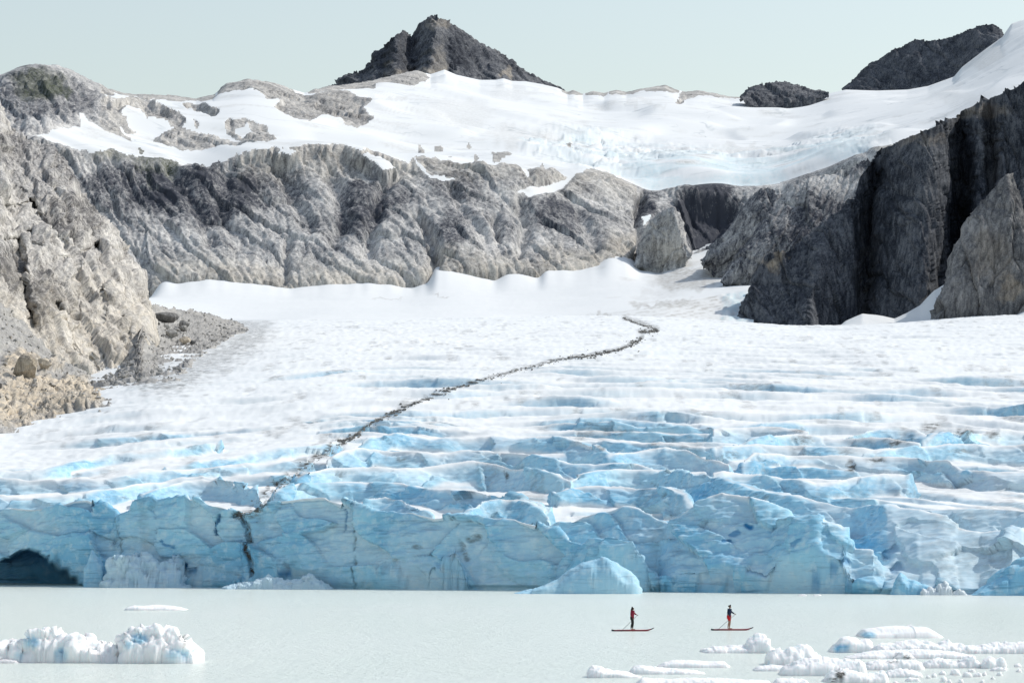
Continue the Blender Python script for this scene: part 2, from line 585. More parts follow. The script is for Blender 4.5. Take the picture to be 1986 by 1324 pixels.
# crest lines of the ice: (points in photo px), front offset in m or None, slope of the near face, slope of the back
RIDGES = [
    # the calving front, left to right
    ([(-160, 990), (0, 988), (60, 987), (100, 985), (140, 974), (169, 970), (190, 976), (211, 986), (228, 996), (234, 1012)], 2.6, 5.0, 0.15),
    ([(226, 1015), (236, 1000), (250, 996), (266, 977), (300, 970), (347, 968), (385, 971), (408, 979), (440, 984), (453, 991), (468, 1001)], 2.2, 6.0, 0.18),
    ([(470, 1002), (484, 997), (507, 985), (544, 973), (590, 968), (632, 968), (676, 979), (726, 994), (799, 995), (842, 1008), (871, 1001), (944, 1006), (1000, 1009), (1027, 1019), (1074, 1029), (1099, 1050), (1146, 1060), (1175, 1066), (1190, 1100)], 2.4, 6.0, 0.16),
    ([(1128, 1062), (1146, 1050), (1201, 1044), (1226, 1048), (1240, 1066), (1252, 1086), (1264, 1103), (1268, 1120)], 0.9, 3.0, 0.4),
    ([(1060, 1032), (1074, 1027), (1130, 1003), (1183, 990), (1208, 981), (1237, 986), (1281, 1005), (1299, 1012), (1335, 1020), (1368, 1052), (1400, 1080)], 9.0, 1.7, 0.3),
    ([(1300, 1006), (1346, 980), (1372, 962), (1400, 951), (1444, 962), (1488, 971), (1518, 989), (1540, 1006), (1580, 1040), (1600, 1060)], 8.5, 1.15, 0.3),
    ([(1470, 1060), (1488, 1040), (1506, 1021), (1520, 1010), (1541, 1004), (1583, 1000), (1592, 1010), (1639, 1024), (1642, 1042), (1657, 1060), (1695, 1067), (1713, 1086), (1728, 1106), (1734, 1130)], 5.2, 1.15, 0.55),
    ([(1263, 910), (1317, 918), (1371, 920), (1426, 938), (1474, 950), (1562, 968), (1651, 981), (1719, 974), (1784, 986), (1828, 1004), (1857, 1021), (1902, 1030), (1946, 1029), (1961, 1016), (1986, 1028), (2150, 1045)], ((1263, 82.0), (1400, 50.0), (1560, 31.0), (1700, 21.0), (1850, 15.0), (2150, 13.0)), 0.55, 0.3),
    ([(1700, 1010), (1740, 996), (1787, 986), (1840, 985), (1887, 986), (1955, 989), (2010, 996), (2150, 1010)], (44.0, 30.0), 0.7, 0.25),
    # ridges behind it
    ([(520, 966), (530, 952), (545, 943), (581, 937), (654, 934), (763, 934), (835, 947), (944, 955), (1000, 965), (1040, 980), (1063, 992)], None, 1.1, 0.22),
    ([(890, 1000), (904, 993), (936, 974), (965, 966), (998, 968), (1030, 980), (1063, 996)], None, 1.0, 0.25),
    ([(700, 975), (712, 967), (748, 962), (781, 969), (812, 982), (835, 996)], None, 1.2, 0.25),
    ([(575, 925), (600, 914), (625, 910), (672, 908), (726, 903), (763, 907), (835, 903), (890, 898), (936, 896), (991, 907), (1052, 911), (1081, 921), (1107, 934)], None, 1.0, 0.22),
    ([(1075, 955), (1103, 944), (1154, 941), (1226, 943), (1292, 950), (1328, 960), (1350, 982)], None, 1.0, 0.22),
    ([(1100, 934), (1120, 922), (1147, 914), (1190, 910), (1226, 912), (1263, 911), (1300, 918)], None, 1.0, 0.22),
    ([(630, 890), (647, 881), (690, 870), (763, 874), (853, 878), (908, 870), (954, 872), (1045, 885), (1118, 896), (1154, 899), (1208, 896), (1263, 907)], None, 0.9, 0.2),
    ([(700, 858), (715, 849), (763, 840), (835, 845), (908, 847), (960, 843), (1009, 849), (1099, 849), (1154, 863), (1190, 880)], None, 0.9, 0.2),
    ([(1180, 884), (1200, 876), (1244, 874), (1292, 864), (1335, 874), (1371, 886), (1415, 898)], None, 0.9, 0.2),
    ([(-160, 966), (0, 962), (60, 964), (151, 960), (187, 952), (260, 940), (332, 928), (393, 923), (420, 930)], None, 0.9, 0.2),
    ([(275, 962), (287, 955), (317, 943), (355, 933), (393, 930), (453, 934), (498, 949), (512, 972)], None, 1.1, 0.22),
    ([(-160, 930), (0, 928), (76, 930), (151, 928), (211, 927), (272, 915), (332, 912), (423, 903), (514, 897), (600, 888)], None, 0.85, 0.2),
    ([(-160, 915), (0, 909), (60, 911), (130, 897), (211, 879), (302, 873), (423, 858)], None, 0.7, 0.18),
    ([(320, 905), (420, 887), (514, 873), (600, 864), (660, 852)], None, 0.7, 0.18),
    ([(1380, 918), (1400, 914), (1474, 917), (1518, 928), (1583, 936), (1636, 928), (1710, 918), (1760, 922)], None, 0.8, 0.25),
    ([(1440, 892), (1459, 884), (1518, 878), (1606, 883), (1725, 883), (1784, 888), (1843, 895), (1866, 909), (1902, 912), (1986, 912), (2150, 915)], None, 0.8, 0.22),
    ([(1385, 868), (1400, 863), (1474, 862), (1606, 864), (1666, 868), (1695, 872), (1754, 865), (1843, 859), (1986, 863), (2150, 866)], None, 0.8, 0.2),
    ([(1430, 862), (1444, 855), (1488, 846), (1562, 844), (1636, 847), (1725, 849), (1784, 858)], None, 0.8, 0.2),
    ([(1630, 850), (1660, 840), (1695, 832), (1739, 824), (1775, 832), (1800, 846)], None, 0.8, 0.25),
    ([(1790, 860), (1810, 846), (1850, 836), (1900, 838), (1940, 832), (1986, 836), (2150, 842)], None, 0.8, 0.25),
    ([(1380, 832), (1400, 827), (1474, 825), (1524, 828), (1570, 836)], None, 0.7, 0.2),
]
MORAINE = [(660, 856), (690, 842), (720, 818), (760, 800), (800, 782), (850, 763), (900, 745), (960, 728), (1030, 710), (1100, 692), (1118, 690), (1138, 689)]
MORAINE2 = [(1135, 690), (1170, 682), (1205, 675), (1232, 662), (1246, 652)]
MORAINE3 = [(1212, 616), (1230, 622), (1252, 630), (1275, 636), (1262, 641), (1240, 641)]


def build_glacier():
    cols = np.arange(-150, 2140, 3.0, dtype=f32)
    nc, nd = len(cols), 1700
    fd = front_D(cols)
    s = np.linspace(0, 1, nd)
    off = -6 + 72 * s * 2.2 * (s < 1 / 2.2) + (s >= 1 / 2.2) * (66 + (1900 - 60) * np.clip((s - 1 / 2.2) / (1 - 1 / 2.2), 0, 1) ** 2.1)
    off = np.sort(off)
    D = (fd[:, None] + off[None, :]).astype(f32)
    PXd = np.broadcast_to(cols[:, None], D.shape)
    bpy_ = base_py(cols, D)
    X = (PXd - CX) / F * D
    zb = CAMH + (YH - bpy_) / F * D
    # trough level: explicit ridges stand on a lowered surface near the front
    near = 1 - sstep(430, 560, D)
    # ----- wave train of transverse crevasse ridges further up
    per = 19 + 0.05 * (D - 400)
    wob = 22 * pn(X / 60, D / 120, 0.3, 21) + 7 * pn(X / 26, D / 60, 0.7, 22) + 0.8 * pn(X / 11, D / 22, 0.7, 26)
    arc = 0.00011 * (np.abs(PXd - 800) ** 1.85) * 0.62
    ph = 20 * np.log(np.maximum(0.2, 1 + 0.05 / 19 * (D - 400))) + (wob + arc) / per
    fr = ph - np.floor(ph)
    rise = np.clip(fr / 0.15, 0, 1); fall = np.clip((fr - 0.15) / 0.85, 0, 1)
    saw = np.where(fr < 0.15, np.sin(rise * np.pi / 2), 1 - fall)
    amp = np.interp(D, [400, 480, 560, 640, 720, 820, 1000, 1300, 2000], [1.2, 2.3, 3.2, 3.1, 2.6, 2.0, 1.4, 1.0, 0.7])
    amp = amp * np.clip(0.7 + 1.1 * pn(X / 30, D / 34, 3.3, 23), 0.05, 1.6)
    amp = amp * np.interp(PXd, [-150, 250, 520, 760, 1986], [0.32, 0.42, 0.6, 0.95, 1.1])
    fr2 = (fr + 0.5) % 1.0      # lesser ridges half way between
    saw2 = np.where(fr2 < 0.075, np.sin(np.clip(fr2 / 0.075, 0, 1) * np.pi / 2), np.clip(1 - (fr2 - 0.075) / 0.42, 0, 1))
    amp2 = amp * np.clip(0.35 + 0.8 * pn(X / 22, D / 40, 6.3, 24), 0, 0.8)
    z = zb + (saw - 0.5) * amp + (saw2 - 0.25) * amp2 - near * 1.0
    z = z + 0.5 * fbm(X / 30, D / 30, 2.2, 3, 0.5, 27)
    # the surface dips to the lake behind the standing front blocks
    z = np.minimum(z, -1.0 + np.interp(cols, [1280, 1480], [0.72, 0.30])[:, None] * np.clip(off[None, :] - 1.5, 0, None))
    for k, (pts, offs, sf, sb) in enumerate(RIDGES):
        P = np.asarray(pts, f32)
        x0, x1 = P[0, 0], P[-1, 0]
        ext = 60
        sl = np.nonzero((cols > x0 - ext) & (cols < x1 + ext))[0]
        sl = slice(sl[0], sl[-1] + 1)
        px = cols[sl]
        py = np.interp(px, P[:, 0], P[:, 1]).astype(f32)
        py0 = py
        py = py + 4.0 * pn(px / 75, k * 3.7, 0.5, 31) + 0.7 * pn(px / 24, k * 3.7, 0.5, 32)
        e0, e1 = np.clip(x0 - px, 0, None) * (x0 > -100), np.clip(px - x1, 0, None) * (x1 < 2100)
        drop = (e0 + e1) * 1.6 + (e0 + e1) ** 2 * 0.04
        if offs is None:
            Dc = blur(base_inv(px, blur(py0, 10, 0) + (13 if x1 < 700 and x0 < 500 else 24)), 16, 0) + 2.6 * pn(px / 150, k * 2.9, 1.5, 35) + 0.25 * pn(px / 30, k * 2.9, 3.5, 36)
        else:
            ofv = offs
            if isinstance(offs, tuple):
                oo = offs if isinstance(offs[0], tuple) else ((x0, offs[0]), (x1, offs[1]))
                ofv = blur(np.interp(px, [q[0] for q in oo], [q[1] for q in oo]).astype(f32), 12, 0)
            offs = float(np.mean(ofv))
            Dc = fd[sl] + ofv + (1.0 if offs < 6 else 2.2) * pn(px / 130, k * 5.1, 2.5, 33) * (1 if offs > 1 else 0.3)
        zc = CAMH + (YH - py - drop) / F * Dc
        d = Dc[:, None] - D[sl]
        rr = 0.35 if sf > 2 else (1.2 if offs is not None else 2.0)
        dd = np.clip(d, 0, None); dd = dd * dd / (dd + rr)
        pos = np.clip(d, 0, None)
        sfv = (sf * (1 + 0.25 * pn(px / 110, 0.3, k * 2.2, 34)))[:, None]
        zr = np.where(d > 0, zc[:, None] - sfv * dd, zc[:, None] - sb * np.minimum(-d, 14) - 0.9 * np.clip(-d - 14, 0, None))
        zz = z[sl]
        # soft union
        h = np.clip(0.5 + 0.5 * (zr - zz) / 0.35, 0, 1)
        z[sl] = np.where(zr > zz - 0.35, zz * (1 - h) + zr * h + 0.35 * h * (1 - h), zz)
    # nothing but the front stands in the lake
    z = np.where(off[None, :] < 0.3, np.minimum(z, -0.8), z)
    z = np.maximum(z, -1.2)
    # ----- spend the rows where the surface is seen
    yy = YH - (z - CAMH) / D * F
    dy = np.abs(np.diff(yy, axis=1)); vis = np.diff(yy, axis=1) < 0
    dens = np.where(vis, np.minimum(dy, 14), np.minimum(dy, 14) * 0.3) + np.diff(D, axis=1) * 0.35 + 0.01
    dens = blur(dens.astype(f32), 12, 0)
    dens = blur(dens, 2, 1)
    Dn = []; Zn = []
    cut = int(np.searchsorted(off, 185))
    for lo, hi, NR, dn in ((0, cut, 450, dens),):
        cum = np.concatenate([np.zeros((nc, 1)), np.cumsum(dn[:, lo:hi], axis=1)], axis=1)
        cum /= cum[:, -1:]
        tt = np.linspace(0, 1, NR, endpoint=False)
        Dz = np.empty((NR, nc), f32); Zz = np.empty((NR, nc), f32)
        for c in range(nc):
            Dz[:, c] = np.interp(tt, cum[c], D[c, lo:hi + 1])
            Zz[:, c] = np.interp(Dz[:, c], D[c], z[c])
        Dn.append(Dz); Zn.append(Zz)
    # further up the rows follow the crests themselves
    P0, P1 = int(np.floor(ph[:, cut].min())), int(np.ceil(ph[:, -1].max()))
    pl = np.concatenate([p + np.array([0, .03, .06, .09, .12, .15, .28, .46, .5, .525, .55, .575, .78]) for p in range(P0, P1 + 1)])
    Dz = np.empty((len(pl), nc), f32); Zz = np.empty((len(pl), nc), f32)
    for c in range(nc):
        pc = np.maximum.accumulate(ph[c, cut:])
        Dz[:, c] = np.interp(pl, pc, D[c, cut:])
        k0 = int((pl <= pc[0]).sum()); k1 = int((pl >= pc[-1]).sum()); dl_ = Dn[0][-1, c]
        if k0: Dz[:k0, c] = dl_ + (D[c, cut] - dl_) * np.linspace(0.3, 1, k0)
        if k1: Dz[-k1:, c] = D[c, -1] + np.linspace(0, 6, k1)
        Zz[:, c] = np.interp(Dz[:, c], D[c], z[c])
    Dn.append(Dz); Zn.append(Zz)
    Dn = np.concatenate(Dn); Zn = np.concatenate(Zn)
    PX = np.broadcast_to(cols[None, :], Dn.shape)
    V = np.stack([(PX - CX) / F * Dn, Dn, Zn], -1).astype(f32)
    n0 = normals(V)
    n0 *= np.sign(n0[..., 2:3] + 1e-6)
    spx, spy = screen_of(V)
    steep = sstep(0.96, 0.74, blur(n0[..., 2], 1, 0))
    nearf = 1 - sstep(520, 900, Dn)
    # ----- ice relief: scallops, spalled flakes and joints on the faces, granular crust on top
    x, y, zz = V[..., 0], V[..., 1], V[..., 2]
    f1, f2w, fc = worley(x / 6.5 + 0.12 * zz + 0.5 * pn(x / 6, y / 6, zz / 6, 41), zz / 5.5 + 0.2 * y / 4, 43)
    d = steep * nearf * (0.8 * fc - 0.05 * (1 - sstep(0, 0.05, f2w - f1)))
    d = d + steep * nearf * 0.35 * fbm(x / 3.0, y / 3.0, (zz - 0.2 * x) / 0.9, 3, 0.55, 44)
    d = d + (0.10 + 0.25 * nearf) * fbm(x / 7.0, y / 7, zz / 2.5, 3, 0.5, 45)
    d = d + np.interp(Dn, [350, 600, 1000, 1600], [0.05, 0.10, 0.20, 0.26]) * fbm(x / 2.2, y / 9.0, zz / 3, 3, 0.6, 46) * (1 - 0.9 * steep)
    wat = sstep(-0.5, 1.0, zz)
    V = V + n0 * (d * (0.2 + 0.8 * wat))[..., None]
    # ----- melt cave at the left end of the front
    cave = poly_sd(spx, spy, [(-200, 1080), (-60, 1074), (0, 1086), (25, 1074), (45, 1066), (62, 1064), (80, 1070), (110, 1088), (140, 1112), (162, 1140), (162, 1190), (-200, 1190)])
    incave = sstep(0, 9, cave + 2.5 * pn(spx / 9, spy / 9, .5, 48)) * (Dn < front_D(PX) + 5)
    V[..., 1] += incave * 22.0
    V[..., 0] += incave * 22.0 * (PX - CX) / F
    notch = sstep(0.75, 0.3, V[..., 2]) * (Dn < front_D(PX) + 8)
    V[..., 1] += 1.1 * notch
    # narrow joints cut into the front
    dirt = np.zeros_like(Dn); deep = np.zeros_like(Dn)
    fz = (Dn < front_D(PX) + 7)
    wpx = spx + 3 * pn(spx / 9, spy / 9, 1.5, 51); wpy = spy + 4 * pn(spx / 14, spy / 14, 4.5, 52)
    for pts, w, cut, dr, dp in (
        ([(455, 1000), (470, 1003), (478, 1020), (481, 1050), (486, 1080), (490, 1112)], 7, 1.0, 1.3, 0),
        ([(448, 1003), (462, 1006), (476, 1012)], 4, 0.1, 1.0, 0),
        ([(684, 985), (684, 1040), (686, 1090), (688, 1146)], 2.2, 0.45, 0.55, 0),
        ([(228, 1000), (230, 1040), (232, 1075)], 3, 0.25, 0.5, 0),
        ([(233, 1000), (235, 1040)], 1.5, 0.2, 0, 0.4),
        ([(427, 1000), (420, 1018), (414, 1032)], 4.5, 0.9, 0, 0.75),
        ([(345, 1108), (352, 1090)], 4, 0.7, 0, 1.0), ([(350, 1104), (368, 1107)], 4, 0.5, 0, 0.7),
        ([(535, 1106), (552, 1112), (568, 1104)], 5, 0.6, 0, 0.8),
        ([(667, 985), (668, 1010), (664, 1030)], 2, 0.3, 0, 0.6),
        ([(312, 1049), (322, 1055), (340, 1062)], 3, 0.3, 0, 0.6), ([(215, 1052), (228, 1058)], 3, 0.3, 0, 0.5),
        ([(1448, 1018), (1456, 1020)], 7, 0.4, 0, 1.0), ([(1414, 1033), (1432, 1029)], 5, 0.3, 0, 0.7), ([(1402, 1048), (1416, 1046)], 5, 0.3, 0, 0.8),
        ([(1540, 1060), (1556, 1054)], 5, 0.3, 0, 0.6), ([(1615, 1097), (1645, 1085)], 9, 0.4, 0, 0.6), ([(1550, 1137), (1590, 1128)], 7, 0.3, 0, 0.5),
        ([(1720, 1075), (1738, 1060)], 9, 1.0, 0, 0.35), ([(1735, 1105), (1745, 1095)], 12, 1.2, 0, 0.4),
        ([(1190, 1022), (1196, 1017)], 8, 0.1, 1.2, 0), ([(905, 1045), (925, 1040)], 8, 0.2, 0.7, 0), ([(890, 1050), (905, 1085)], 6, 0.15, 0.6, 0),
        ([(804, 1060), (812, 1060)], 7, 0.05, 0.6, 0),
    ):
        dl, _ = line_d(wpx, wpy, pts)
        g = (1 - sstep(w * 0.35, w, dl)) * (fz if pts[0][0] < 1400 else (Dn < front_D(PX) + 32))
        V[..., 1] += g * cut
        dirt = np.maximum(dirt, g * dr); deep = np.maximum(deep, g * dp)
    # dust strewn in hollows on the top surface, the moraine trail
    spx, spy = screen_of(V)
    trail = [(472, 1000), (505, 985), (515, 962), (525, 945), (560, 925), (580, 915), (600, 900), (640, 872), (662, 856)]
    dl, _ = line_d(spx + 6 * pn(spx / 10, spy / 10, 0.5, 53), spy, trail)
    dirt = np.maximum(dirt, (1 - sstep(4, 15, dl)) * 1.15 * (pn(spx / 14, spy / 10, 0.2, 54) > -0.15))
    for L_, w in ((MORAINE, 2.3), (MORAINE2, 3), (MORAINE3, 4.5)):
        dl, _ = line_d(spx, spy, L_)
        dirt = np.maximum(dirt, (1 - sstep(w * 0.3, w * 1.7, dl + 2.5 * pn(spx / 12, spy / 9, 0.5, 60))) * 0.9)
    for cx, cy, rx, ry, v in ((1190, 835, 60, 14, .5), (1250, 810, 40, 10, .45), (1555, 853, 30, 12, .9), (1650, 905, 14, 20, 1.0), (1700, 893, 30, 10, .8), (1735, 858, 30, 9, .9),
                              (1805, 828, 26, 12, 1.0), (1870, 838, 30, 12, .9), (1925, 843, 20, 10, .8), (1420, 882, 16, 10, .8), (1550, 835, 20, 6, .7), (1640, 875, 26, 7, .6),
                              (1165, 868, 14, 8, .7), (1270, 862, 20, 8, .6), (983, 922, 9, 12, 1.0), (780, 892, 16, 6, .7), (660, 924, 14, 7, .6), (1290, 962, 8, 6, .8),
                              (1270, 940, 8, 5, .6), (420, 845, 14, 8, .4), (520, 838, 16, 7, .5), (150, 922, 14, 6, .6), (240, 965, 12, 5, .6), (1860, 875, 40, 7, .6), (1480, 962, 40, 8, .5),
                              (1860, 1010, 70, 34, .32), (1900, 1075, 120, 45, .32), (1800, 950, 120, 25, .25), (1950, 985, 80, 20, .35), (1640, 960, 100, 14, .25)):
        r = np.hypot((spx - cx + 8 * pn(spx / 12, spy / 8, 0, 55)) / rx, (spy - cy + 5 * pn(spx / 9, spy / 7, 2, 56)) / ry)
        dirt = np.maximum(dirt, (1 - sstep(0.3, 1.05, r)) * v * (Dn < 700))
    # gritty hollows high on the glacier and along the left rock margin
    grit = sstep(0.32, 0.62, pn(x / 5.5, y / 26, 0.6, 57) + 0.45 * pn(x / 2.0, y / 11, 0.6, 58))
    dirt = np.maximum(dirt, grit * np.interp(Dn, [380, 480, 700, 1500], [0.25, 0.35, 0.42, 0.38]))
    dl, _ = line_d(spx, spy, [(280, 735), (345, 735), (400, 700), (470, 665), (500, 640), (420, 628)])
    dirt = np.maximum(dirt, (1 - sstep(4, 46, dl + 22 * pn(spx / 16, spy / 5, 0, 59))) * 0.7)
    blue = np.clip(steep * np.interp(Dn, [380, 480, 620, 800, 1200, 1700], [1.0, 0.9, 0.85, 0.75, 0.55, 0.35]) , 0, 1)
    hollow = sstep(0.35, 0.0, np.clip((V[..., 2] - np.roll(blur(V[..., 2], 8, 1), 0)) + 0.35, 0, 1))
    blue = blue * np.where(Dn < 480, np.clip(0.88 + 0.2 * fc, 0.6, 1.0), 1)      # each spalled flake weathers by itself
    grey_right = sstep(1680, 1900, spx) * (spy > 920) * (Dn < 480)
    blue = np.maximum(blue * (1 - 0.3 * grey_right), 0.55 * sstep(1480, 1640, spx) * sstep(930, 985, spy) * sstep(0.985, 0.9, n0[..., 2]))
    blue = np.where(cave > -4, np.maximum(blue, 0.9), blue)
    deep = np.maximum(deep, 0.7 * sstep(0, 8, cave + 2.5 * pn(spx / 9, spy / 9, .5, 48)) * (Dn < front_D(PX) + 5))  # cave shade painted in: the ice colour darkens inside the opening
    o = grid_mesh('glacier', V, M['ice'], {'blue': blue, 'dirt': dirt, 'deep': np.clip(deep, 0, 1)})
    tag(o, 'broad glacier tongue with blue crevassed front ending in the lake', kind='structure')
    return PX, Dn, V


GL = build_glacier()


def glacier_point(px, py, lift=0.0):
    """point of the glacier surface seen at column px and row py"""
    c = int(np.clip(np.searchsorted(GL[0][0], px), 1, GL[0].shape[1] - 1))
    col = GL[2][:, c]
    sx, sy = screen_of(col)
    vis = np.minimum.accumulate(sy)
    r = int(np.argmax(sy <= py))
    p = col[r].copy(); p[2] += lift
    return p

# ------------------------------------------------------------------ headwall and the upper snowfield
SKYLINE = [(-200, 185), (-60, 165), (0, 148), (30, 133), (60, 127), (110, 126), (140, 138), (170, 156), (200, 169), (240, 181), (300, 185), (380, 191), (415, 183), (440, 163), (480, 154),
           (520, 159), (560, 171), (590, 180), (640, 167), (690, 163), (730, 154), (770, 144), (810, 138), (835, 144), (862, 135), (885, 145), (930, 155), (962, 155), (976, 152), (992, 157), (1020, 158),
           (1050, 163), (1080, 170), (1100, 178), (1112, 175), (1130, 182), (1150, 177), (1172, 180), (1195, 174), (1215, 178), (1240, 172), (1290, 166), (1312, 174), (1330, 178), (1355, 176), (1385, 181), (1415, 187), (1440, 188),
           (1500, 190), (1600, 183), (1640, 174), (1700, 176), (1760, 174), (1800, 167), (1850, 149), (1866, 130), (1908, 98), (1944, 72), (1962, 46), (1986, 38), (2200, -10)]
CLIFFTOP = [(-200, 280), (72, 264), (130, 286), (170, 300), (215, 299), (240, 310), (300, 313), (340, 319), (395, 326), (430, 327), (475, 319), (551, 319), (611, 311), (666, 311), (699, 323), (717, 309),
            (756, 319), (793, 330), (802, 318), (823, 313), (853, 321), (914, 327), (974, 325), (1000, 321), (1012, 335), (1050, 335), (1075, 338), (1100, 350), (1118, 346), (1140, 339), (1170, 342), (1190, 354), (1230, 364), (1250, 376),
            (1268, 380), (1290, 366), (1320, 358), (1360, 360), (1400, 366), (1420, 376), (1447, 386), (1470, 372), (1482, 368), (1515, 380), (1560, 352), (1640, 335), (1700, 300), (1800, 270), (1986, 220), (2200, 160)]
FOOT = [(-200, 640), (250, 560), (275, 578), (292, 580), (306, 550), (322, 540), (340, 547), (400, 538), (440, 541), (520, 551), (560, 557), (640, 549), (700, 546), (760, 550), (800, 557), (830, 547), (845, 516),
        (900, 527), (960, 542), (985, 527), (1010, 527), (1050, 537), (1054, 520), (1120, 521), (1160, 511), (1180, 492), (1215, 491), (1240, 515), (1275, 521), (1330, 492), (1365, 475), (1400, 470), (1450, 520), (1500, 560), (2200, 600)]
ROCKS = [
    [(-220, 90), (60, 105), (140, 120), (205, 166), (214, 176), (226, 195), (206, 205), (216, 235), (258, 283), (235, 273), (205, 263), (180, 250), (168, 245), (160, 230), (150, 227), (156, 255), (115, 254), (72, 262), (-220, 330)],
    [(205, 212), (250, 208), (290, 211), (310, 225), (340, 240), (362, 258), (345, 263), (320, 256), (290, 247), (262, 237), (243, 230), (232, 234), (262, 261), (250, 263), (225, 244), (210, 232)],
    [(200, 155), (240, 170), (300, 172), (390, 178), (412, 172), (422, 196), (400, 200), (362, 197), (345, 201), (368, 212), (400, 224), (430, 235), (426, 247), (410, 248), (395, 236), (365, 235), (350, 226), (368, 221), (340, 206), (310, 193), (285, 198), (265, 189), (235, 191), (225, 181), (212, 178)],
    [(299, 275), (310, 265), (350, 261), (400, 267), (440, 280), (480, 294), (500, 304), (460, 307), (420, 305), (380, 306), (350, 300), (320, 290)],
    [(432, 255), (445, 250), (475, 251), (505, 258), (530, 275), (548, 290), (545, 298), (520, 301), (495, 300), (470, 285), (450, 272), (440, 263)],
    [(418, 172), (440, 145), (480, 140), (520, 145), (560, 160), (572, 178), (592, 186), (640, 184), (680, 195), (705, 209), (721, 214), (702, 223), (723, 250), (716, 256), (690, 256), (660, 250), (625, 238), (600, 253), (575, 251), (545, 241), (527, 226), (540, 212), (512, 208), (500, 195), (485, 189), (450, 191), (425, 195)],
    [(594, 160), (650, 150), (700, 150), (760, 135), (800, 125), (824, 140), (830, 152), (810, 168), (760, 172), (730, 175), (722, 183), (690, 180), (675, 187), (640, 184), (600, 180)],
    [(1311, 213), (1316, 192), (1328, 168), (1350, 166), (1385, 172), (1415, 178), (1442, 180), (1445, 190), (1420, 191), (1380, 187), (1350, 187), (1336, 196), (1327, 212)],
    [(1216, 155), (1290, 150), (1322, 160), (1318, 180), (1290, 177), (1260, 178), (1218, 182)],
    [(1090, 160), (1132, 160), (1130, 186), (1094, 184)], [(1134, 160), (1180, 160), (1178, 185), (1136, 186)], [(1182, 160), (1222, 160), (1222, 183), (1184, 184)],
    [(640, 292), (655, 294), (660, 301), (645, 300)], [(808, 283), (822, 290), (828, 300), (815, 296)], [(848, 285), (860, 288), (856, 295), (846, 293)], [(948, 302), (965, 306), (990, 305), (988, 312), (960, 312)], [(1100, 285), (1106, 285), (1108, 310), (1100, 312)],
    [(905, 288), (914, 288), (912, 293), (905, 293)], [(330, 203), (342, 205), (338, 209)], [(375, 252), (388, 256), (380, 260)], [(262, 300), (280, 303), (272, 306)], [(1018, 332), (1050, 328), (1075, 336), (1100, 349), (1068, 362), (1040, 368), (1020, 362)],
    [(918, 312), (924, 308), (932, 313), (925, 318)], [(870, 310), (880, 312), (872, 316)],
]
SNOWS = [[(454, 262), (480, 256), (492, 265), (470, 277)], [(180, 198), (190, 196), (208, 206), (196, 206)],
         [(698, 325), (722, 324), (745, 335), (764, 345), (740, 356), (724, 345)], [(802, 318), (815, 327), (830, 342), (852, 350), (890, 359), (860, 360), (830, 352), (812, 338)],
         [(1000, 382), (1030, 369), (1060, 362), (1100, 349), (1116, 347), (1092, 368), (1060, 379), (1020, 393)], [(1239, 432), (1250, 425), (1259, 427), (1256, 435), (1244, 447)],
         [(535, 322), (560, 318), (580, 322), (560, 327)], [(1018, 322), (1012, 338), (1022, 352), (1026, 340)]]


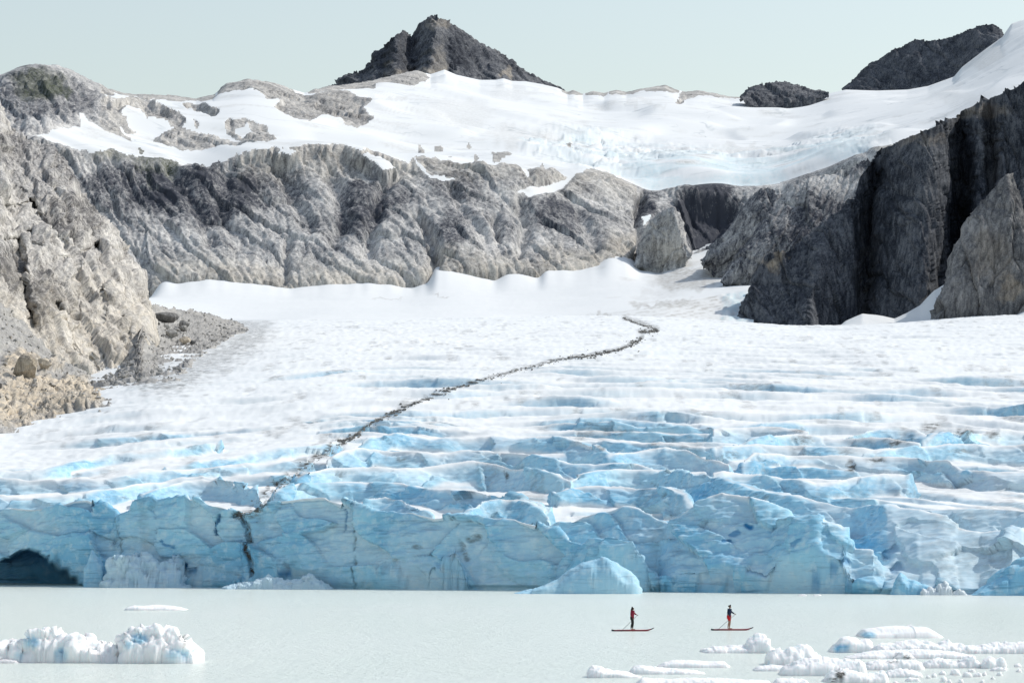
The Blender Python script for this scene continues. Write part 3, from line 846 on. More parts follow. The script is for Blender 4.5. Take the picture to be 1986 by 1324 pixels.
def build_headwall():
    cols = np.arange(-180, 2170, 2.4, dtype=f32)
    sky = np.asarray(SKYLINE, f32); top = np.asarray(CLIFFTOP, f32); foot = np.asarray(FOOT, f32)
    ys = np.interp(cols, sky[:, 0], sky[:, 1]); yt = np.interp(cols, top[:, 0], top[:, 1]); yf = np.interp(cols, foot[:, 0], foot[:, 1])
    yt_s = blur(yt.astype(f32), 14, 0)
    yf_s = blur(yf.astype(f32), 20, 0)
    Ds = np.interp(cols, [-180, 0, 200, 420, 500, 640, 800, 1000, 1400, 1700, 1986, 2170], [2700, 2750, 2900, 3050, 3050, 3300, 4000, 4250, 4300, 4200, 3900, 3700])
    Dt = np.interp(cols, [-180, 0, 200, 600, 1000, 1250, 1500, 1800, 2170], [2320, 2330, 2350, 2420, 2470, 2560, 2560, 2500, 2450])
    Df = np.interp(cols, [-180, 300, 800, 1150, 1300, 1450, 2170], [2180, 2180, 2230, 2300, 2450, 2450, 2400])
    ys_s = blur(ys.astype(f32), 24, 0); yt_w = blur(yt.astype(f32), 34, 0)
    m1y, m2y = yt_w + (ys_s - yt_w) * 0.36, yt_w + (ys_s - yt_w) * 0.74
    Ds = blur(Ds.astype(f32), 30, 0); Dt = blur(Dt.astype(f32), 30, 0); Df = blur(Df.astype(f32), 30, 0)
    rows = [np.stack([cols, yf_s + 50, Df - 4], 1), np.stack([cols, yf_s, Df], 1), np.stack([cols, yt_s, Dt], 1),
            np.stack([cols, m1y, Dt + (Ds - Dt) * 0.30], 1), np.stack([cols, m2y, Dt + (Ds - Dt) * 0.66], 1),
            np.stack([cols, np.maximum(blur(ys.astype(f32), 9, 0), ys) + 9, Ds - 70], 1), np.stack([cols, ys, Ds], 1), np.stack([cols, ys + 40, Ds + 260], 1)]
    PX, PY, DD = loft(rows, cols, [14, 122, 42, 36, 32, 8, 8], 3)
    V = world_of(PX, PY, DD)
    Nn = normals(V); Nn *= -np.sign(np.sum(Nn * V, -1, keepdims=True))
    x, y, z = V[..., 0], V[..., 1], V[..., 2]
    # where rock shows
    wx = PX + 5 * pn(PX / 15, PY / 12, 0.5, 61) + 2.5 * pn(PX / 5.5, PY / 4.5, 0.5, 62)
    wy = PY + 4.5 * pn(PX / 16, PY / 12, 5.5, 63) + 2.2 * pn(PX / 5.5, PY / 4.5, 5.5, 64)
    kq = 1 - 0.75 * sstep(1120, 1240, PX)
    sd = np.interp(PX + (wx - PX) * kq, top[:, 0], top[:, 1]).astype(f32)
    sd = (PY + (wy - PY) * kq - sd)
    wq = sstep(1190, 1240, PX)
    sd = sd * (1 - wq) + wq * (PY - yt_s[None, :] - 1.5)
    for P in ROCKS:
        sd = np.maximum(sd, poly_sd(wx, wy, P))
    for P in SNOWS:
        sd = np.minimum(sd, -poly_sd(wx, wy, P))
    m = sstep(-1, 9, sd)
    lean = np.interp(PX, [0, 300, 700, 1100, 1300], [0.3, 0.55, 0.4, 0.2, 0.0]).astype(f32)
    d = rock_relief(V, 1.0, lean, 3, 1.3, 0.9, 0.85)
    d = d * (0.35 + 0.65 * sstep(0, 26, np.abs(PY - np.broadcast_to(yt_s, PY.shape)) + 12 * (PX < 1180)))
    # gullies and buttresses on the headwall
    gul = 0
    for pts, w, dep in (([(812, 430), (836, 470), (846, 500), (838, 548)], 11, 13), ([(760, 350), (735, 390), (722, 440), (716, 490)], 13, 8), ([(640, 345), (655, 380), (668, 430), (650, 470)], 16, 8),
                        ([(330, 330), (360, 380), (395, 430), (410, 480)], 14, 8), ([(560, 470), (552, 500), (556, 550)], 7, 7), ([(960, 430), (962, 480), (985, 505)], 9, 7), ([(440, 340), (430, 420), (470, 480)], 18, 5),
                        ([(540, 330), (580, 400), (600, 440)], 14, 5), ([(1010, 400), (1020, 450), (1005, 500)], 12, 8), ([(1120, 420), (1150, 470), (1165, 500)], 12, 7), ([(880, 380), (900, 430), (940, 480)], 10, 6),
                        ([(1243, 390), (1236, 430), (1240, 470), (1232, 510)], 9, 12)):
        dl, _ = line_d(wx, wy, pts)
        gul = gul + dep * np.exp(-(dl / w) ** 2)
    d = d - gul
    # dark hollow under the hanging ice
    hol = poly_sd(wx, wy, [(1262, 378), (1290, 362), (1360, 358), (1447, 382), (1440, 420), (1400, 470), (1340, 490), (1325, 440), (1318, 400)])
    d = d - 20 * sstep(-4, 26, hol) * sstep(14, 44, PY - np.broadcast_to(yt_s, PY.shape))
    # ---- snow relief: gentle rolls, wind lips, crevasse steps
    step1 = pn(x / 240 + 0.3 * pn(x / 100, y / 160, 0, 70), y / 210, 0.5, 71)
    sn = 3.5 * fbm(x / 160, y / 200, 0.5, 2, 0.5, 72) + 7.0 * sstep(-0.2, 0.2, step1)
    st2 = pn(x / 110, y / 130, 3.5, 73)
    sn = sn + 4.0 * sstep(-0.15, 0.15, st2)
    ice = poly_sd(wx, wy, [(1000, 270), (1060, 262), (1150, 262), (1300, 285), (1420, 300), (1500, 305), (1640, 262), (1700, 265), (1740, 280), (1690, 320), (1600, 340), (1500, 385), (1447, 390), (1360, 362), (1290, 368), (1260, 384), (1180, 346), (1120, 335), (1070, 315), (1010, 300)])
    icem = sstep(-12, 22, ice)
    # bulging snout of the hanging ice above the headwall
    dct = np.broadcast_to(yt_s, PY.shape) - PY
    snout = sstep(1180, 1260, PX) * sstep(1720, 1620, PX)
    fi1, fi2, fif = worley(x / 16 + 0.3 * pn(x / 20, y / 20, 0, 74), z / 8 + 0.3 * pn(x / 14, y / 14, 3, 75), 76)
    sn = sn + icem * (1 - 0.85 * snout * sstep(70, 20, dct)) * (2.0 * fif + 1.2 * ridged(x / 20, y / 30, z / 7, 3, 0.6, 77) - 0.5 * (1 - sstep(0, 0.12, fi2 - fi1)))
    sn = sn + snout * 8 * sstep(0, 6, dct) * sstep(70, 14, dct)
    # fewer wrinkles on the clean fields
    disp = m * (d + 4.0) + (1 - m) * sn * np.clip(sstep(0, 30, PY - np.interp(PX, sky[:, 0], sky[:, 1])), 0.05, 1)
    skyd = np.abs(PY - np.interp(PX, sky[:, 0], sky[:, 1]))
    disp = np.where(skyd < 26, disp * (0.25 + 0.75 * sstep(0, 26, skyd)) , disp)
    V = V + Nn * disp[..., None]
    st = blobs([(250, 370, 110, 60, .8), (400, 380, 120, 70, .9), (520, 360, 80, 50, .6), (700, 410, 60, 60, .9), (760, 400, 40, 50, .6), (870, 370, 60, 30, .6), (880, 450, 40, 50, .6), (640, 440, 40, 40, .4),
                (1080, 430, 50, 45, .9), (1370, 420, 70, 80, 1.6), (1130, 480, 40, 40, .3), (930, 400, 30, 50, .3), (60, 190, 80, 60, .5), (150, 200, 40, 40, .5), (640, 215, 60, 30, .2), (450, 300, 100, 30, -.2), (1250, 400, 30, 40, .8)])(PX, PY)  # strongest blob paints the shade of the hollow under the hanging ice
    K1 = sstep(55, 0, np.interp(PX, foot[:, 0], foot[:, 1]).astype(f32) - PY + 18 * pn(PX / 25, PY / 25, 0.5, 81))
    K2 = sstep(50, 0, np.abs(PY - np.interp(PX, top[:, 0], top[:, 1]) - 5) ) * 0.5
    pale = np.clip(np.maximum(K1 * 0.75 * (PX < 1240), K2 * (PX > 460) * (PX < 1230)), 0, 1)
    pale = np.maximum(pale, 0.35 * (PY < 305) * (PX > 190))
    mo = blobs([(75, 170, 60, 38, 1.2), (250, 300, 90, 14, .8), (300, 325, 60, 14, .7), (110, 185, 30, 20, .8), (290, 350, 10, 26, 0.5), (330, 312, 80, 10, .8)])(PX, PY)
    dirt = np.clip(0.25 * sstep(0.25, 0.6, pn(x / 60, y / 22, 0.5, 82) + 0.3 * pn(x / 18, y / 9, 0.5, 83)) + 0.55 * icem * sstep(0.2, 0.55, pn(x / 22, y / 10, z / 6, 84)), 0, 1)
    dirt = np.maximum(dirt, 0.35 * np.clip(blobs([(880, 235, 90, 30, .6), (1010, 275, 90, 22, .8), (990, 185, 70, 10, .5), (760, 207, 60, 5, .8), (1250, 215, 60, 5, .6), (1450, 300, 90, 10, .8), (1530, 318, 50, 12, 1.0), (1900, 110, 60, 40, .8), (1860, 200, 80, 20, .4)])(PX, PY), 0, 1))
    blue = 0.5 * np.clip(icem * (0.5 + 0.4 * pn(x / 30, y / 30, z / 12, 85)) + snout * sstep(60, 10, dct) * 0.35, 0, 1)
    blue = np.clip(blue - 0.6 * sstep(0.0, 0.5, pn(x / 60, y / 60, z / 25, 86)), 0, 1)
    rock = sd > 0
    rf = (rock[:-1, :-1].astype(int) + rock[1:, :-1] + rock[:-1, 1:] + rock[1:, 1:]) >= 2
    cx_, cy_ = PX[:-1, :-1], PY[:-1, :-1]
    wallf = (cy_ > np.interp(cx_, top[:, 0], top[:, 1]) - 3) | (poly_sd(cx_, cy_, ROCKS[0]) > -6) & (cy_ > 262)
    at = {'stain': st, 'pale': pale, 'moss': mo}
    regions = [('headwall_cliff', wallf, 'grey granite headwall cliff below the snowfield'),
               ('rocky_hill', (cx_ < 265) & ~wallf & ((cx_ < 200) | (cy_ < 290)) & (poly_sd(cx_, cy_, ROCKS[0]) > -7), 'rounded mossy rock dome at the left skyline')]
    left_over = rf.copy()
    for nm, rg, lb in regions:
        mk = left_over & rg
        tag(grid_mesh(nm, V, M['rock'], at, mk), lb, kind='structure')
        left_over &= ~mk
    tag(grid_mesh('rocky_ridge', V, M['rock'], at, left_over), 'bare rock outcrops breaking through the upper snowfield', kind='structure')
    tag(grid_mesh('upper_snowfield', V, M['snow'], {'dirt': dirt, 'blue': blue, 'lines': np.ones_like(dirt)}, ~rf), 'white upper snowfield with a hanging icefall', kind='structure')
    return PX, PY, V


HW = build_headwall()


def wall_D(px, py):
    c = int(np.clip(np.searchsorted(HW[0][0], px), 0, HW[0].shape[1] - 1))
    sx, sy = screen_of(HW[2][:, c])
    r = int(np.argmax(sy <= py))
    return float(HW[2][r, c, 1])


# ------------------------------------------------------------------ snow basin under the headwall
def build_basin():
    cols = np.arange(240, 1462, 2.4, dtype=f32)
    foot = np.asarray(FOOT, f32)
    yf = np.interp(cols, foot[:, 0], foot[:, 1])
    yf = yf + 2.5 * pn(cols / 14, 0.5, 0.5, 91)
    firn = np.interp(cols, [240, 300, 420, 560, 800, 1000, 1150, 1250, 1350, 1500], [585, 602, 620, 622, 621, 614, 608, 598, 580, 550])
    firn = blur(firn.astype(f32), 18, 0)
    Dtop = np.array([wall_D(a, b) + 6 for a, b in zip(cols, yf)], f32)
    # smooth local pops of the rock relief out of the snow edge
    Dtop = blur(Dtop, 5, 0) + 10
    yf = blur(yf.astype(f32), 2, 0)
    Dfirn = base_inv(cols, firn)
    Dfirn = np.clip(Dfirn, 1200, 1720)
    Dfirn = blur(Dfirn, 30, 0)
    Dfirn = Dfirn + (1860 - Dfirn) * sstep(1180, 1440, cols)
    wr = sstep(1100, 1300, cols)
    yfs = blur(yf.astype(f32), 22, 0); Ds_ = blur(Dtop, 22, 0)
    mid = firn + (yfs - firn) * 0.55
    rows = [np.stack([cols, (firn + 60) * (1 - wr) + 632 * wr, Dfirn - 12 - 130 * wr], 1), np.stack([cols, firn, Dfirn + 10], 1), np.stack([cols, mid, Dfirn + (Ds_ - Dfirn) * 0.66], 1), np.stack([cols, yf, Dtop], 1)]
    PX, PY, DD = loft(rows, cols, [22, 30, 34], 2)
    V = world_of(PX, PY, DD)
    x, y = V[..., 0], V[..., 1]
    t = np.linspace(0, 1, V.shape[0])[:, None]
    V[..., 2] += (0.9 * fbm(x / 90, y / 90, 0.5, 3, 0.5, 92) + 0.12 * fbm(x / 7, y / 14, 0.5, 2, 0.5, 93)) * np.sin(np.pi * np.clip(t, 0, 1))
    dirt = blobs([(1330, 540, 80, 26, .7), (1400, 520, 40, 30, .6), (1290, 590, 80, 8, .7), (1190, 612, 60, 4, .6), (750, 577, 30, 2, .5), (850, 566, 24, 2, .6), (1280, 570, 60, 10, .2)])(PX, PY)
    dirt = np.maximum(dirt, 0.3 * sstep(0.3, 0.6, pn(x / 20, y / 30, 0.2, 94)) * sstep(1050, 1250, PX))
    lobe = (PY > firn) * wr        # banded ice lobe coming out of the right hand corner
    dirt = np.maximum(dirt, lobe * (0.18 + 0.5 * sstep(0.2, 0.5, np.sin((PY - firn) * 0.9 + 2.5 * pn(PX / 40, PY / 20, .5, 95)) * 0.5 + 0.5 * pn(PX / 18, PY / 5, .5, 97))) * (PX < 1415))
    V[..., 2] += lobe * sstep(1380, 1420, PX) * 3.5 * pn(x / 7, y / 9, .5, 98)
    tag(grid_mesh('snow_basin', V, M['snow'], {'dirt': np.clip(dirt, 0, 1), 'blue': 0.6 * (PY > firn + 2) * (0.4 + 0.6 * sstep(-.2, .3, pn(PX / 8, PY / 6, .5, 90))) * sstep(1395, 1415, PX + 12 * pn(PX / 9, PY / 9, .5, 96))}), 'smooth white snow basin at the foot of the headwall', kind='structure')


build_basin()

# ------------------------------------------------------------------ rock masses right and left, summit
def pale_band(px_py, reach=60, v=0.9):
    L_ = np.asarray(px_py, f32)
    def f(PX, PY):
        b = np.interp(PX, L_[:, 0], L_[:, 1])
        return sstep(reach, 0, b - PY + 16 * pn(PX / 22, PY / 22, 0.5, 95)) * v
    return f


def mk(line, D0, D1=None):
    """(px, py) list with a distance that runs from D0 to D1 across it"""
    D1 = D0 if D1 is None else D1
    x0, x1 = line[0][0], line[-1][0]
    return [(a, b, D0 + (D1 - D0) * (a - x0) / max(1, x1 - x0)) for a, b in line]


# summit
PEAK_TOP = [(640, 170), (652, 162), (672, 147), (690, 142), (703, 139), (712, 128), (722, 115), (730, 100), (745, 92), (760, 76), (772, 66), (783, 60), (791, 63), (797, 72), (806, 58), (815, 45), (828, 38), (838, 32), (850, 34),
            (866, 40), (885, 52), (900, 60), (920, 76), (935, 85), (955, 97), (975, 107), (990, 118), (1003, 128), (1020, 139), (1045, 152), (1070, 164), (1090, 176), (1110, 186)]


def peak_shape(PX, PY, t):
    rib = lambda c, w: np.exp(-((PX - c) / w) ** 2)
    s = 0
    s = s - 150 * np.exp(-np.abs(PX - (850 - 30 * (1 - t))) / 34) * (0.25 + 0.75 * (1 - t))      # spur down from the summit
    s = s + 70 * rib(800, 20) * (1 - 0.3 * t)      # shaded couloir left of it
    s = s - 60 * rib(765, 18)
    s = s + 50 * rib(868, 9) * (1 - t)
    s = s - 60 * np.exp(-np.abs(PX - (985 - 50 * t)) / 24) * (1 - t)
    s = s + 40 * rib(940, 25) * (1 - t)
    return s


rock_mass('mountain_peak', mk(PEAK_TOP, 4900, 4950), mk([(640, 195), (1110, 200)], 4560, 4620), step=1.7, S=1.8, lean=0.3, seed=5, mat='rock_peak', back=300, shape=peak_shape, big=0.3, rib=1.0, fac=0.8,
          pale=blobs([(850, 45, 30, 12, .5), (810, 150, 60, 16, .6), (750, 130, 14, 10, .5), (985, 150, 12, 14, .7), (850, 120, 18, 40, .35)]), stain=blobs([(760, 110, 60, 50, .5), (900, 100, 40, 40, .4)]),  # stain paints in the left face's shade, pale the lit spur and rib
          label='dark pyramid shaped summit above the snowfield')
rock_mass('rocky_knob', mk([(1436, 190), (1450, 173), (1465, 167), (1480, 163), (1510, 158), (1530, 160), (1555, 167), (1580, 176), (1592, 177), (1607, 183)], 4060), mk([(1436, 192), (1455, 205), (1480, 209), (1500, 210), (1550, 200), (1580, 191), (1607, 184)], 3960),
          step=1.8, S=1.2, seed=9, mat='rock_peak', bulge=20, under=14, back=80, big=0.4, fac=0.8, label='small dark rock knob on the snowy skyline')
rock_mass('rocky_shoulder', mk([(1634, 175), (1650, 160), (1662, 148), (1690, 121), (1705, 115), (1720, 104), (1735, 95), (1750, 91), (1765, 82), (1780, 78), (1800, 79), (1830, 76), (1850, 70), (1880, 58), (1900, 51), (1925, 47), (1940, 56), (1950, 72), (1955, 85)], 4560, 4300),
          mk([(1634, 180), (1700, 190), (1760, 188), (1800, 180), (1850, 165), (1870, 145), (1910, 115), (1955, 90)], 4420, 4200), step=1.8, S=1.3, seed=13, mat='rock_right', back=200, big=0.5, vert=0.5, fac=0.8, label='dark rock shoulder below the right hand snow slope')

# right hand walls
rock_mass('rock_pillar', rake=0.4, top=mk([(1230, 520), (1240, 478), (1252, 446), (1264, 424), (1285, 408), (1308, 402), (1320, 420), (1328, 455), (1337, 494)], 2400, 2370), base=mk([(1230, 522), (1260, 524), (1280, 524), (1310, 512), (1337, 496)], 2350, 2320),
          step=2.0, S=0.9, seed=17, bulge=12, back=90, under=20, pale=blobs([(1290, 470, 50, 60, .55)]), label='pale rounded rock pillar below the hanging ice')
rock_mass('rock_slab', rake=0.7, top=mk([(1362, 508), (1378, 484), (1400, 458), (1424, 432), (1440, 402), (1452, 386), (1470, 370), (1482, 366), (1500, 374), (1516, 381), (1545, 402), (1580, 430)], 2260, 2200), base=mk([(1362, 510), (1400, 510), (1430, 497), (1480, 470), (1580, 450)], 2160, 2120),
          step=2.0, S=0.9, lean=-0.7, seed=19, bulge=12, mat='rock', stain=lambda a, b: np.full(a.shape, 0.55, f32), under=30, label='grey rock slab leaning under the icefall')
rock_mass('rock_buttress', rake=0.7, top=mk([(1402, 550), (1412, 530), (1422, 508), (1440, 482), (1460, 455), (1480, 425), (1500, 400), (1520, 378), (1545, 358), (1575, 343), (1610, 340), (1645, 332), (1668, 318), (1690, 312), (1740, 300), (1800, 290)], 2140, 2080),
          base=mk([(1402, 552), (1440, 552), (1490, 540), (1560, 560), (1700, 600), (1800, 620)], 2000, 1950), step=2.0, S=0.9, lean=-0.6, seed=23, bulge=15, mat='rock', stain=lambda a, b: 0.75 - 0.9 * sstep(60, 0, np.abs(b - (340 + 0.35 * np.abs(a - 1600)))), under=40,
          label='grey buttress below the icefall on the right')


def r1_shape(PX, PY, t):
    s = -55 * np.exp(-np.abs(PX - (1560 + 40 * t)) / 60) * (1 - t) ** 0.7
    s = s + 34 * np.exp(-((PX - (1700 + 0.10 * (300 - PY))) / 20) ** 2)
    s = s + 40 * np.exp(-((PX - (1862 - 0.03 * (PY - 300))) / 22) ** 2)
    s = s - 30 * np.exp(-((PX - (1790 + 0.05 * (400 - PY))) / 46) ** 2)
    s = s + 22 * np.exp(-((PX - 1920) / 14) ** 2)
    return s


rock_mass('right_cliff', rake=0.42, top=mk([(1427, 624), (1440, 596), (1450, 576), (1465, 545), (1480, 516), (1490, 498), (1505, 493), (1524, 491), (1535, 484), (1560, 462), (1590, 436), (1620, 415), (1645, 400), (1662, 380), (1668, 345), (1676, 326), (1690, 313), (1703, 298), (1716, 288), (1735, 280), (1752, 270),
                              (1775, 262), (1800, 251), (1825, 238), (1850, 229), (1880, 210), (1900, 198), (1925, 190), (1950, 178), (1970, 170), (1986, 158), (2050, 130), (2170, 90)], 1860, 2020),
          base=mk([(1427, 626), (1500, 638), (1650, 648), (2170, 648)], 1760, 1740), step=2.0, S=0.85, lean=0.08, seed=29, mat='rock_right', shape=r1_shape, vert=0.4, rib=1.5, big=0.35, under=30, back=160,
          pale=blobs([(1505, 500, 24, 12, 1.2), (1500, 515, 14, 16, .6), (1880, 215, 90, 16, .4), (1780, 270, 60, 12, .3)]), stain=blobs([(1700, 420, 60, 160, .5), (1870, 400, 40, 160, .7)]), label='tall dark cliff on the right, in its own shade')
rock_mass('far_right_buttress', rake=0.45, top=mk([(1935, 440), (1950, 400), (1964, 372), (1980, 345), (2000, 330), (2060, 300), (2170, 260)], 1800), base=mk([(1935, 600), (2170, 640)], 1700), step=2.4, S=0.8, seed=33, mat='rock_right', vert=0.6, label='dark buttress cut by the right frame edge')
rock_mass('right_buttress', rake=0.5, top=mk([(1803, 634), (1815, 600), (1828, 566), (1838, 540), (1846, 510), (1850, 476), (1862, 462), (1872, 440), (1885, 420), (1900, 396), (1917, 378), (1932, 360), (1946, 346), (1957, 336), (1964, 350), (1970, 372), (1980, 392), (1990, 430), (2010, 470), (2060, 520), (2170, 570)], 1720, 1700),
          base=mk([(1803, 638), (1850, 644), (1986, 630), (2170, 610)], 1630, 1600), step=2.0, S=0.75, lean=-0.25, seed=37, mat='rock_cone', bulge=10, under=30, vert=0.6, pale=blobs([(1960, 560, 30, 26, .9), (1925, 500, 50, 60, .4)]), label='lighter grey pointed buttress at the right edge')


def snow_patch(name, label, top, base, D0, D1, seed=0, dirt=0.0):
    x0, x1 = top[0][0], top[-1][0]
    cols = np.arange(x0, x1, 2.4, dtype=f32)
    PX, PY, DD = loft([mk(base, D0), mk(top, D1)], cols, [26])
    V = world_of(PX, PY, DD)
    x, y = V[..., 0], V[..., 1]
    V[..., 2] += 0.5 * fbm(x / 14, y / 14, seed + 0.5, 3, 0.5, 97)
    return tag(grid_mesh(name, V, M['snow'], {'dirt': np.clip(dirt * sstep(0, .4, pn(x / 9, y / 20, .5, 98)), 0, 1), 'blue': np.zeros(PX.shape)}), label, kind='structure')


snow_patch('snow_apron', 'shaded snow apron at the foot of the right cliff', [(1618, 640), (1640, 622), (1672, 607), (1700, 611), (1735, 618), (1760, 606), (1785, 592), (1812, 564), (1834, 551), (1838, 560)], [(1618, 644), (1838, 650)], 1600, 1705, 1)
snow_patch('snow_bank', 'snow bank under the right edge buttress', [(1880, 640), (1930, 622), (1960, 606), (1986, 590), (2040, 570), (2170, 530)], [(1880, 646), (2170, 620)], 1500, 1660, 2)

# left hand cliff
LEFT_TOP = [(-200, 150), (-60, 175), (0, 195), (10, 230), (22, 255), (60, 274), (95, 284), (120, 306), (140, 330), (158, 372), (175, 398), (200, 420), (224, 452), (246, 486), (262, 515), (276, 545), (284, 580), (288, 640), (290, 700), (293, 738)]
LEFT_BASE = [(-200, 560), (0, 600), (60, 650), (120, 700), (200, 735), (293, 742)]


def left_shape(PX, PY, t):
    dl, _ = line_d(PX, PY, [(35, 470), (40, 520), (48, 570), (66, 630)])
    s = 22 * np.exp(-(dl / 9) ** 2)
    dl, _ = line_d(PX, PY, [(60, 395), (78, 425), (100, 450), (150, 492), (190, 478)])
    s = s + 9 * np.exp(-(dl / 8) ** 2)
    for pts, w, dp in (([(-60, 405), (0, 402), (62, 396)], 5, 7), ([(190, 478), (225, 482), (258, 490)], 4, 5), ([(-60, 330), (30, 350), (60, 395)], 5, 5), ([(110, 330), (108, 400), (140, 440)], 4, 5), ([(0, 470), (36, 462), (75, 440)], 4, 6), ([(150, 500), (155, 560), (150, 620)], 4, 4), ([(235, 520), (240, 600), (262, 690)], 4, 5), ([(66, 470), (110, 500), (150, 498)], 4, 4)):
        dl, _ = line_d(PX + 4 * pn(PX / 12, PY / 12, .5, 88), PY + 4 * pn(PX / 12, PY / 12, 3.5, 89), pts)
        s = s + dp * np.exp(-(dl / w) ** 2)
    dl, _ = line_d(PX, PY, [(203, 560), (204, 590), (196, 615)])
    s = s + 6 * np.exp(-(dl / 4) ** 2)
    dl, _ = line_d(PX, PY, [(180, 690), (190, 705)])
    s = s + 4 * np.exp(-(dl / 4) ** 2)
    dl, _ = line_d(PX, PY, [(112, 590), (124, 640), (150, 690)])
    s = s + 8 * np.exp(-(dl / 7) ** 2)
    return s


rock_mass('left_cliff', mk(LEFT_TOP, 1180, 1120), mk(LEFT_BASE, 840, 900), step=1.9, S=0.5, lean=0.12, seed=41, mat='rock_left', shape=left_shape, bulge=20, under=40, back=200, big=1.3, fac=1.5, rib=0.8,
          pale=lambda a, b: np.clip(sstep(470, 640, b + 30 * pn(a / 40, b / 40, 0.5, 99)) * 0.7 + 0.15 * (b > 380), 0, 1), stain=blobs([(100, 330, 70, 50, .4), (140, 420, 70, 45, .7), (20, 530, 40, 60, .7), (90, 570, 40, 70, .7), (20, 290, 40, 40, .5), (160, 600, 30, 60, .2), (240, 640, 14, 24, .4)]), label='warm grey granite cliff at the left edge')


def build_talus(name, label, top, base, D0, D1, S, seed, pale, steps=2.2):
    x0, x1 = top[0][0], top[-1][0]
    cols = np.arange(x0, x1, steps, dtype=f32)
    h = max(b[1] for b in base) - min(t[1] for t in top)
    bx = np.array([p[0] for p in base], f32); by = np.array([p[1] for p in base], f32)
    bD = base_inv(bx, by) + D0
    base3 = [(a, b, c) for a, b, c in zip(bx, by, bD)]
    b2 = [(a, b + 16, c - 14) for a, b, c in base3]
    top3 = top if len(top[0]) == 3 else mk(top, D1)
    PX, PY, DD = loft([b2, base3, top3], cols, [6, int(h / steps)])
    V = world_of(PX, PY, DD)
    Nn = normals(V); Nn *= -np.sign(np.sum(Nn * V, -1, keepdims=True))
    x, y, z = V[..., 0], V[..., 1], V[..., 2]
    f1, f2, fc = worley(x / 2.6, (z + 0.3 * y) / 2.0, seed)
    d = 1.5 * fbm(x / 18, y / 18, z / 12, 3, 0.5, seed) + 0.55 * fc + 0.35 * fbm(x / 1.4, y / 3, z / 1.2, 2, 0.6, seed + 2)
    if pale is not None:
        pm = pale(PX, PY)
        d = d + np.clip(pm, 0, 1) * (0.7 * rock_relief(V, 0.35, 0.6, seed, 0.8, 0.6, 1.2) + 1.2)
    else:
        pm = np.zeros(PX.shape)
    V = V + Nn * (d * S)[..., None]
    tag(grid_mesh(name, V, M['scree'], {'pale': np.clip(pm, 0, 1), 'stain': -0.15 * np.ones(PX.shape), 'moss': np.zeros(PX.shape)}), label, kind='structure')
    return V


TAL1 = build_talus('scree_slope', 'grey scree slope with beige bedrock beside the glacier', [(-170, 540), (0, 592), (30, 618), (60, 645), (120, 695), (165, 728), (190, 748), (216, 775)],
                   [(-170, 900), (0, 838), (40, 826), (80, 815), (130, 802), (170, 796), (200, 792), (216, 790)], -2, 850, 1.0, 111,
                   blobs([(100, 770, 110, 40, 1.1), (40, 790, 90, 45, 1.0), (40, 700, 34, 30, .9), (15, 740, 26, 40, .6), (95, 712, 22, 16, .7), (170, 780, 50, 22, .9), (-90, 700, 80, 80, .7)]))
TAL2 = build_talus('scree_cone', 'grey scree cone between the left cliff and the glacier', [(180, 738, 830), (230, 716, 850), (262, 690, 880), (272, 640, 980), (278, 596, 1100), (300, 590, 1250), (340, 601, 1350), (390, 607, 1420), (450, 622, 1500), (480, 634, 1540)],
                   [(180, 752), (230, 748), (280, 744), (340, 741), (356, 720), (372, 700), (390, 690), (420, 670), (450, 652), (480, 644)], -3, 1150, 1.0, 121, None)


# ================================================================== THINGS
GRIDS = [GL[2], TAL1, TAL2]
_SCR = [screen_of(g) for g in GRIDS]


def ground_at(px, py, grids=(0, 1, 2)):
    """nearest modelled surface seen at (px, py)"""
    best = None
    for gi in grids:
        sx, sy = _SCR[gi]
        c = int(np.argmin(np.abs(sx[sx.shape[0] // 2] - px)))
        lo, hi = max(0, c - 2), min(sx.shape[1], c + 3)
        dist = np.hypot(sx[:, lo:hi] - px, sy[:, lo:hi] - py)
        ok = dist < 4.0
        if ok.any():
            pts = GRIDS[gi][:, lo:hi][ok]
            p = pts[np.argmin(pts[:, 1])]
            if best is None or p[1] < best[1]:
                best = p
    return best


def stone_mesh(seed, n=13, flat=0.7):
    r = np.random.RandomState(seed)
    bm = bmesh.new()
    for _ in range(n):
        v = r.normal(size=3); v /= np.linalg.norm(v)
        v *= r.uniform(0.8, 1.05)
        bm.verts.new((v[0], v[1] * 0.85, v[2] * flat))
    res = bmesh.ops.convex_hull(bm, input=bm.verts)
    for v in [v for v in bm.verts if not v.link_faces]: bm.verts.remove(v)
    bmesh.ops.triangulate(bm, faces=bm.faces)
    bm.verts.ensure_lookup_table()
    vs = np.array([v.co[:] for v in bm.verts], f32)
    fs = np.array([[v.index for v in f.verts] for f in (bm.verts.index_update() or bm.faces)], np.int32)
    bm.free()
    return vs, fs


STONES = [stone_mesh(300 + i, 10 + i % 5, 0.5 + 0.08 * (i % 5)) for i in range(9)]


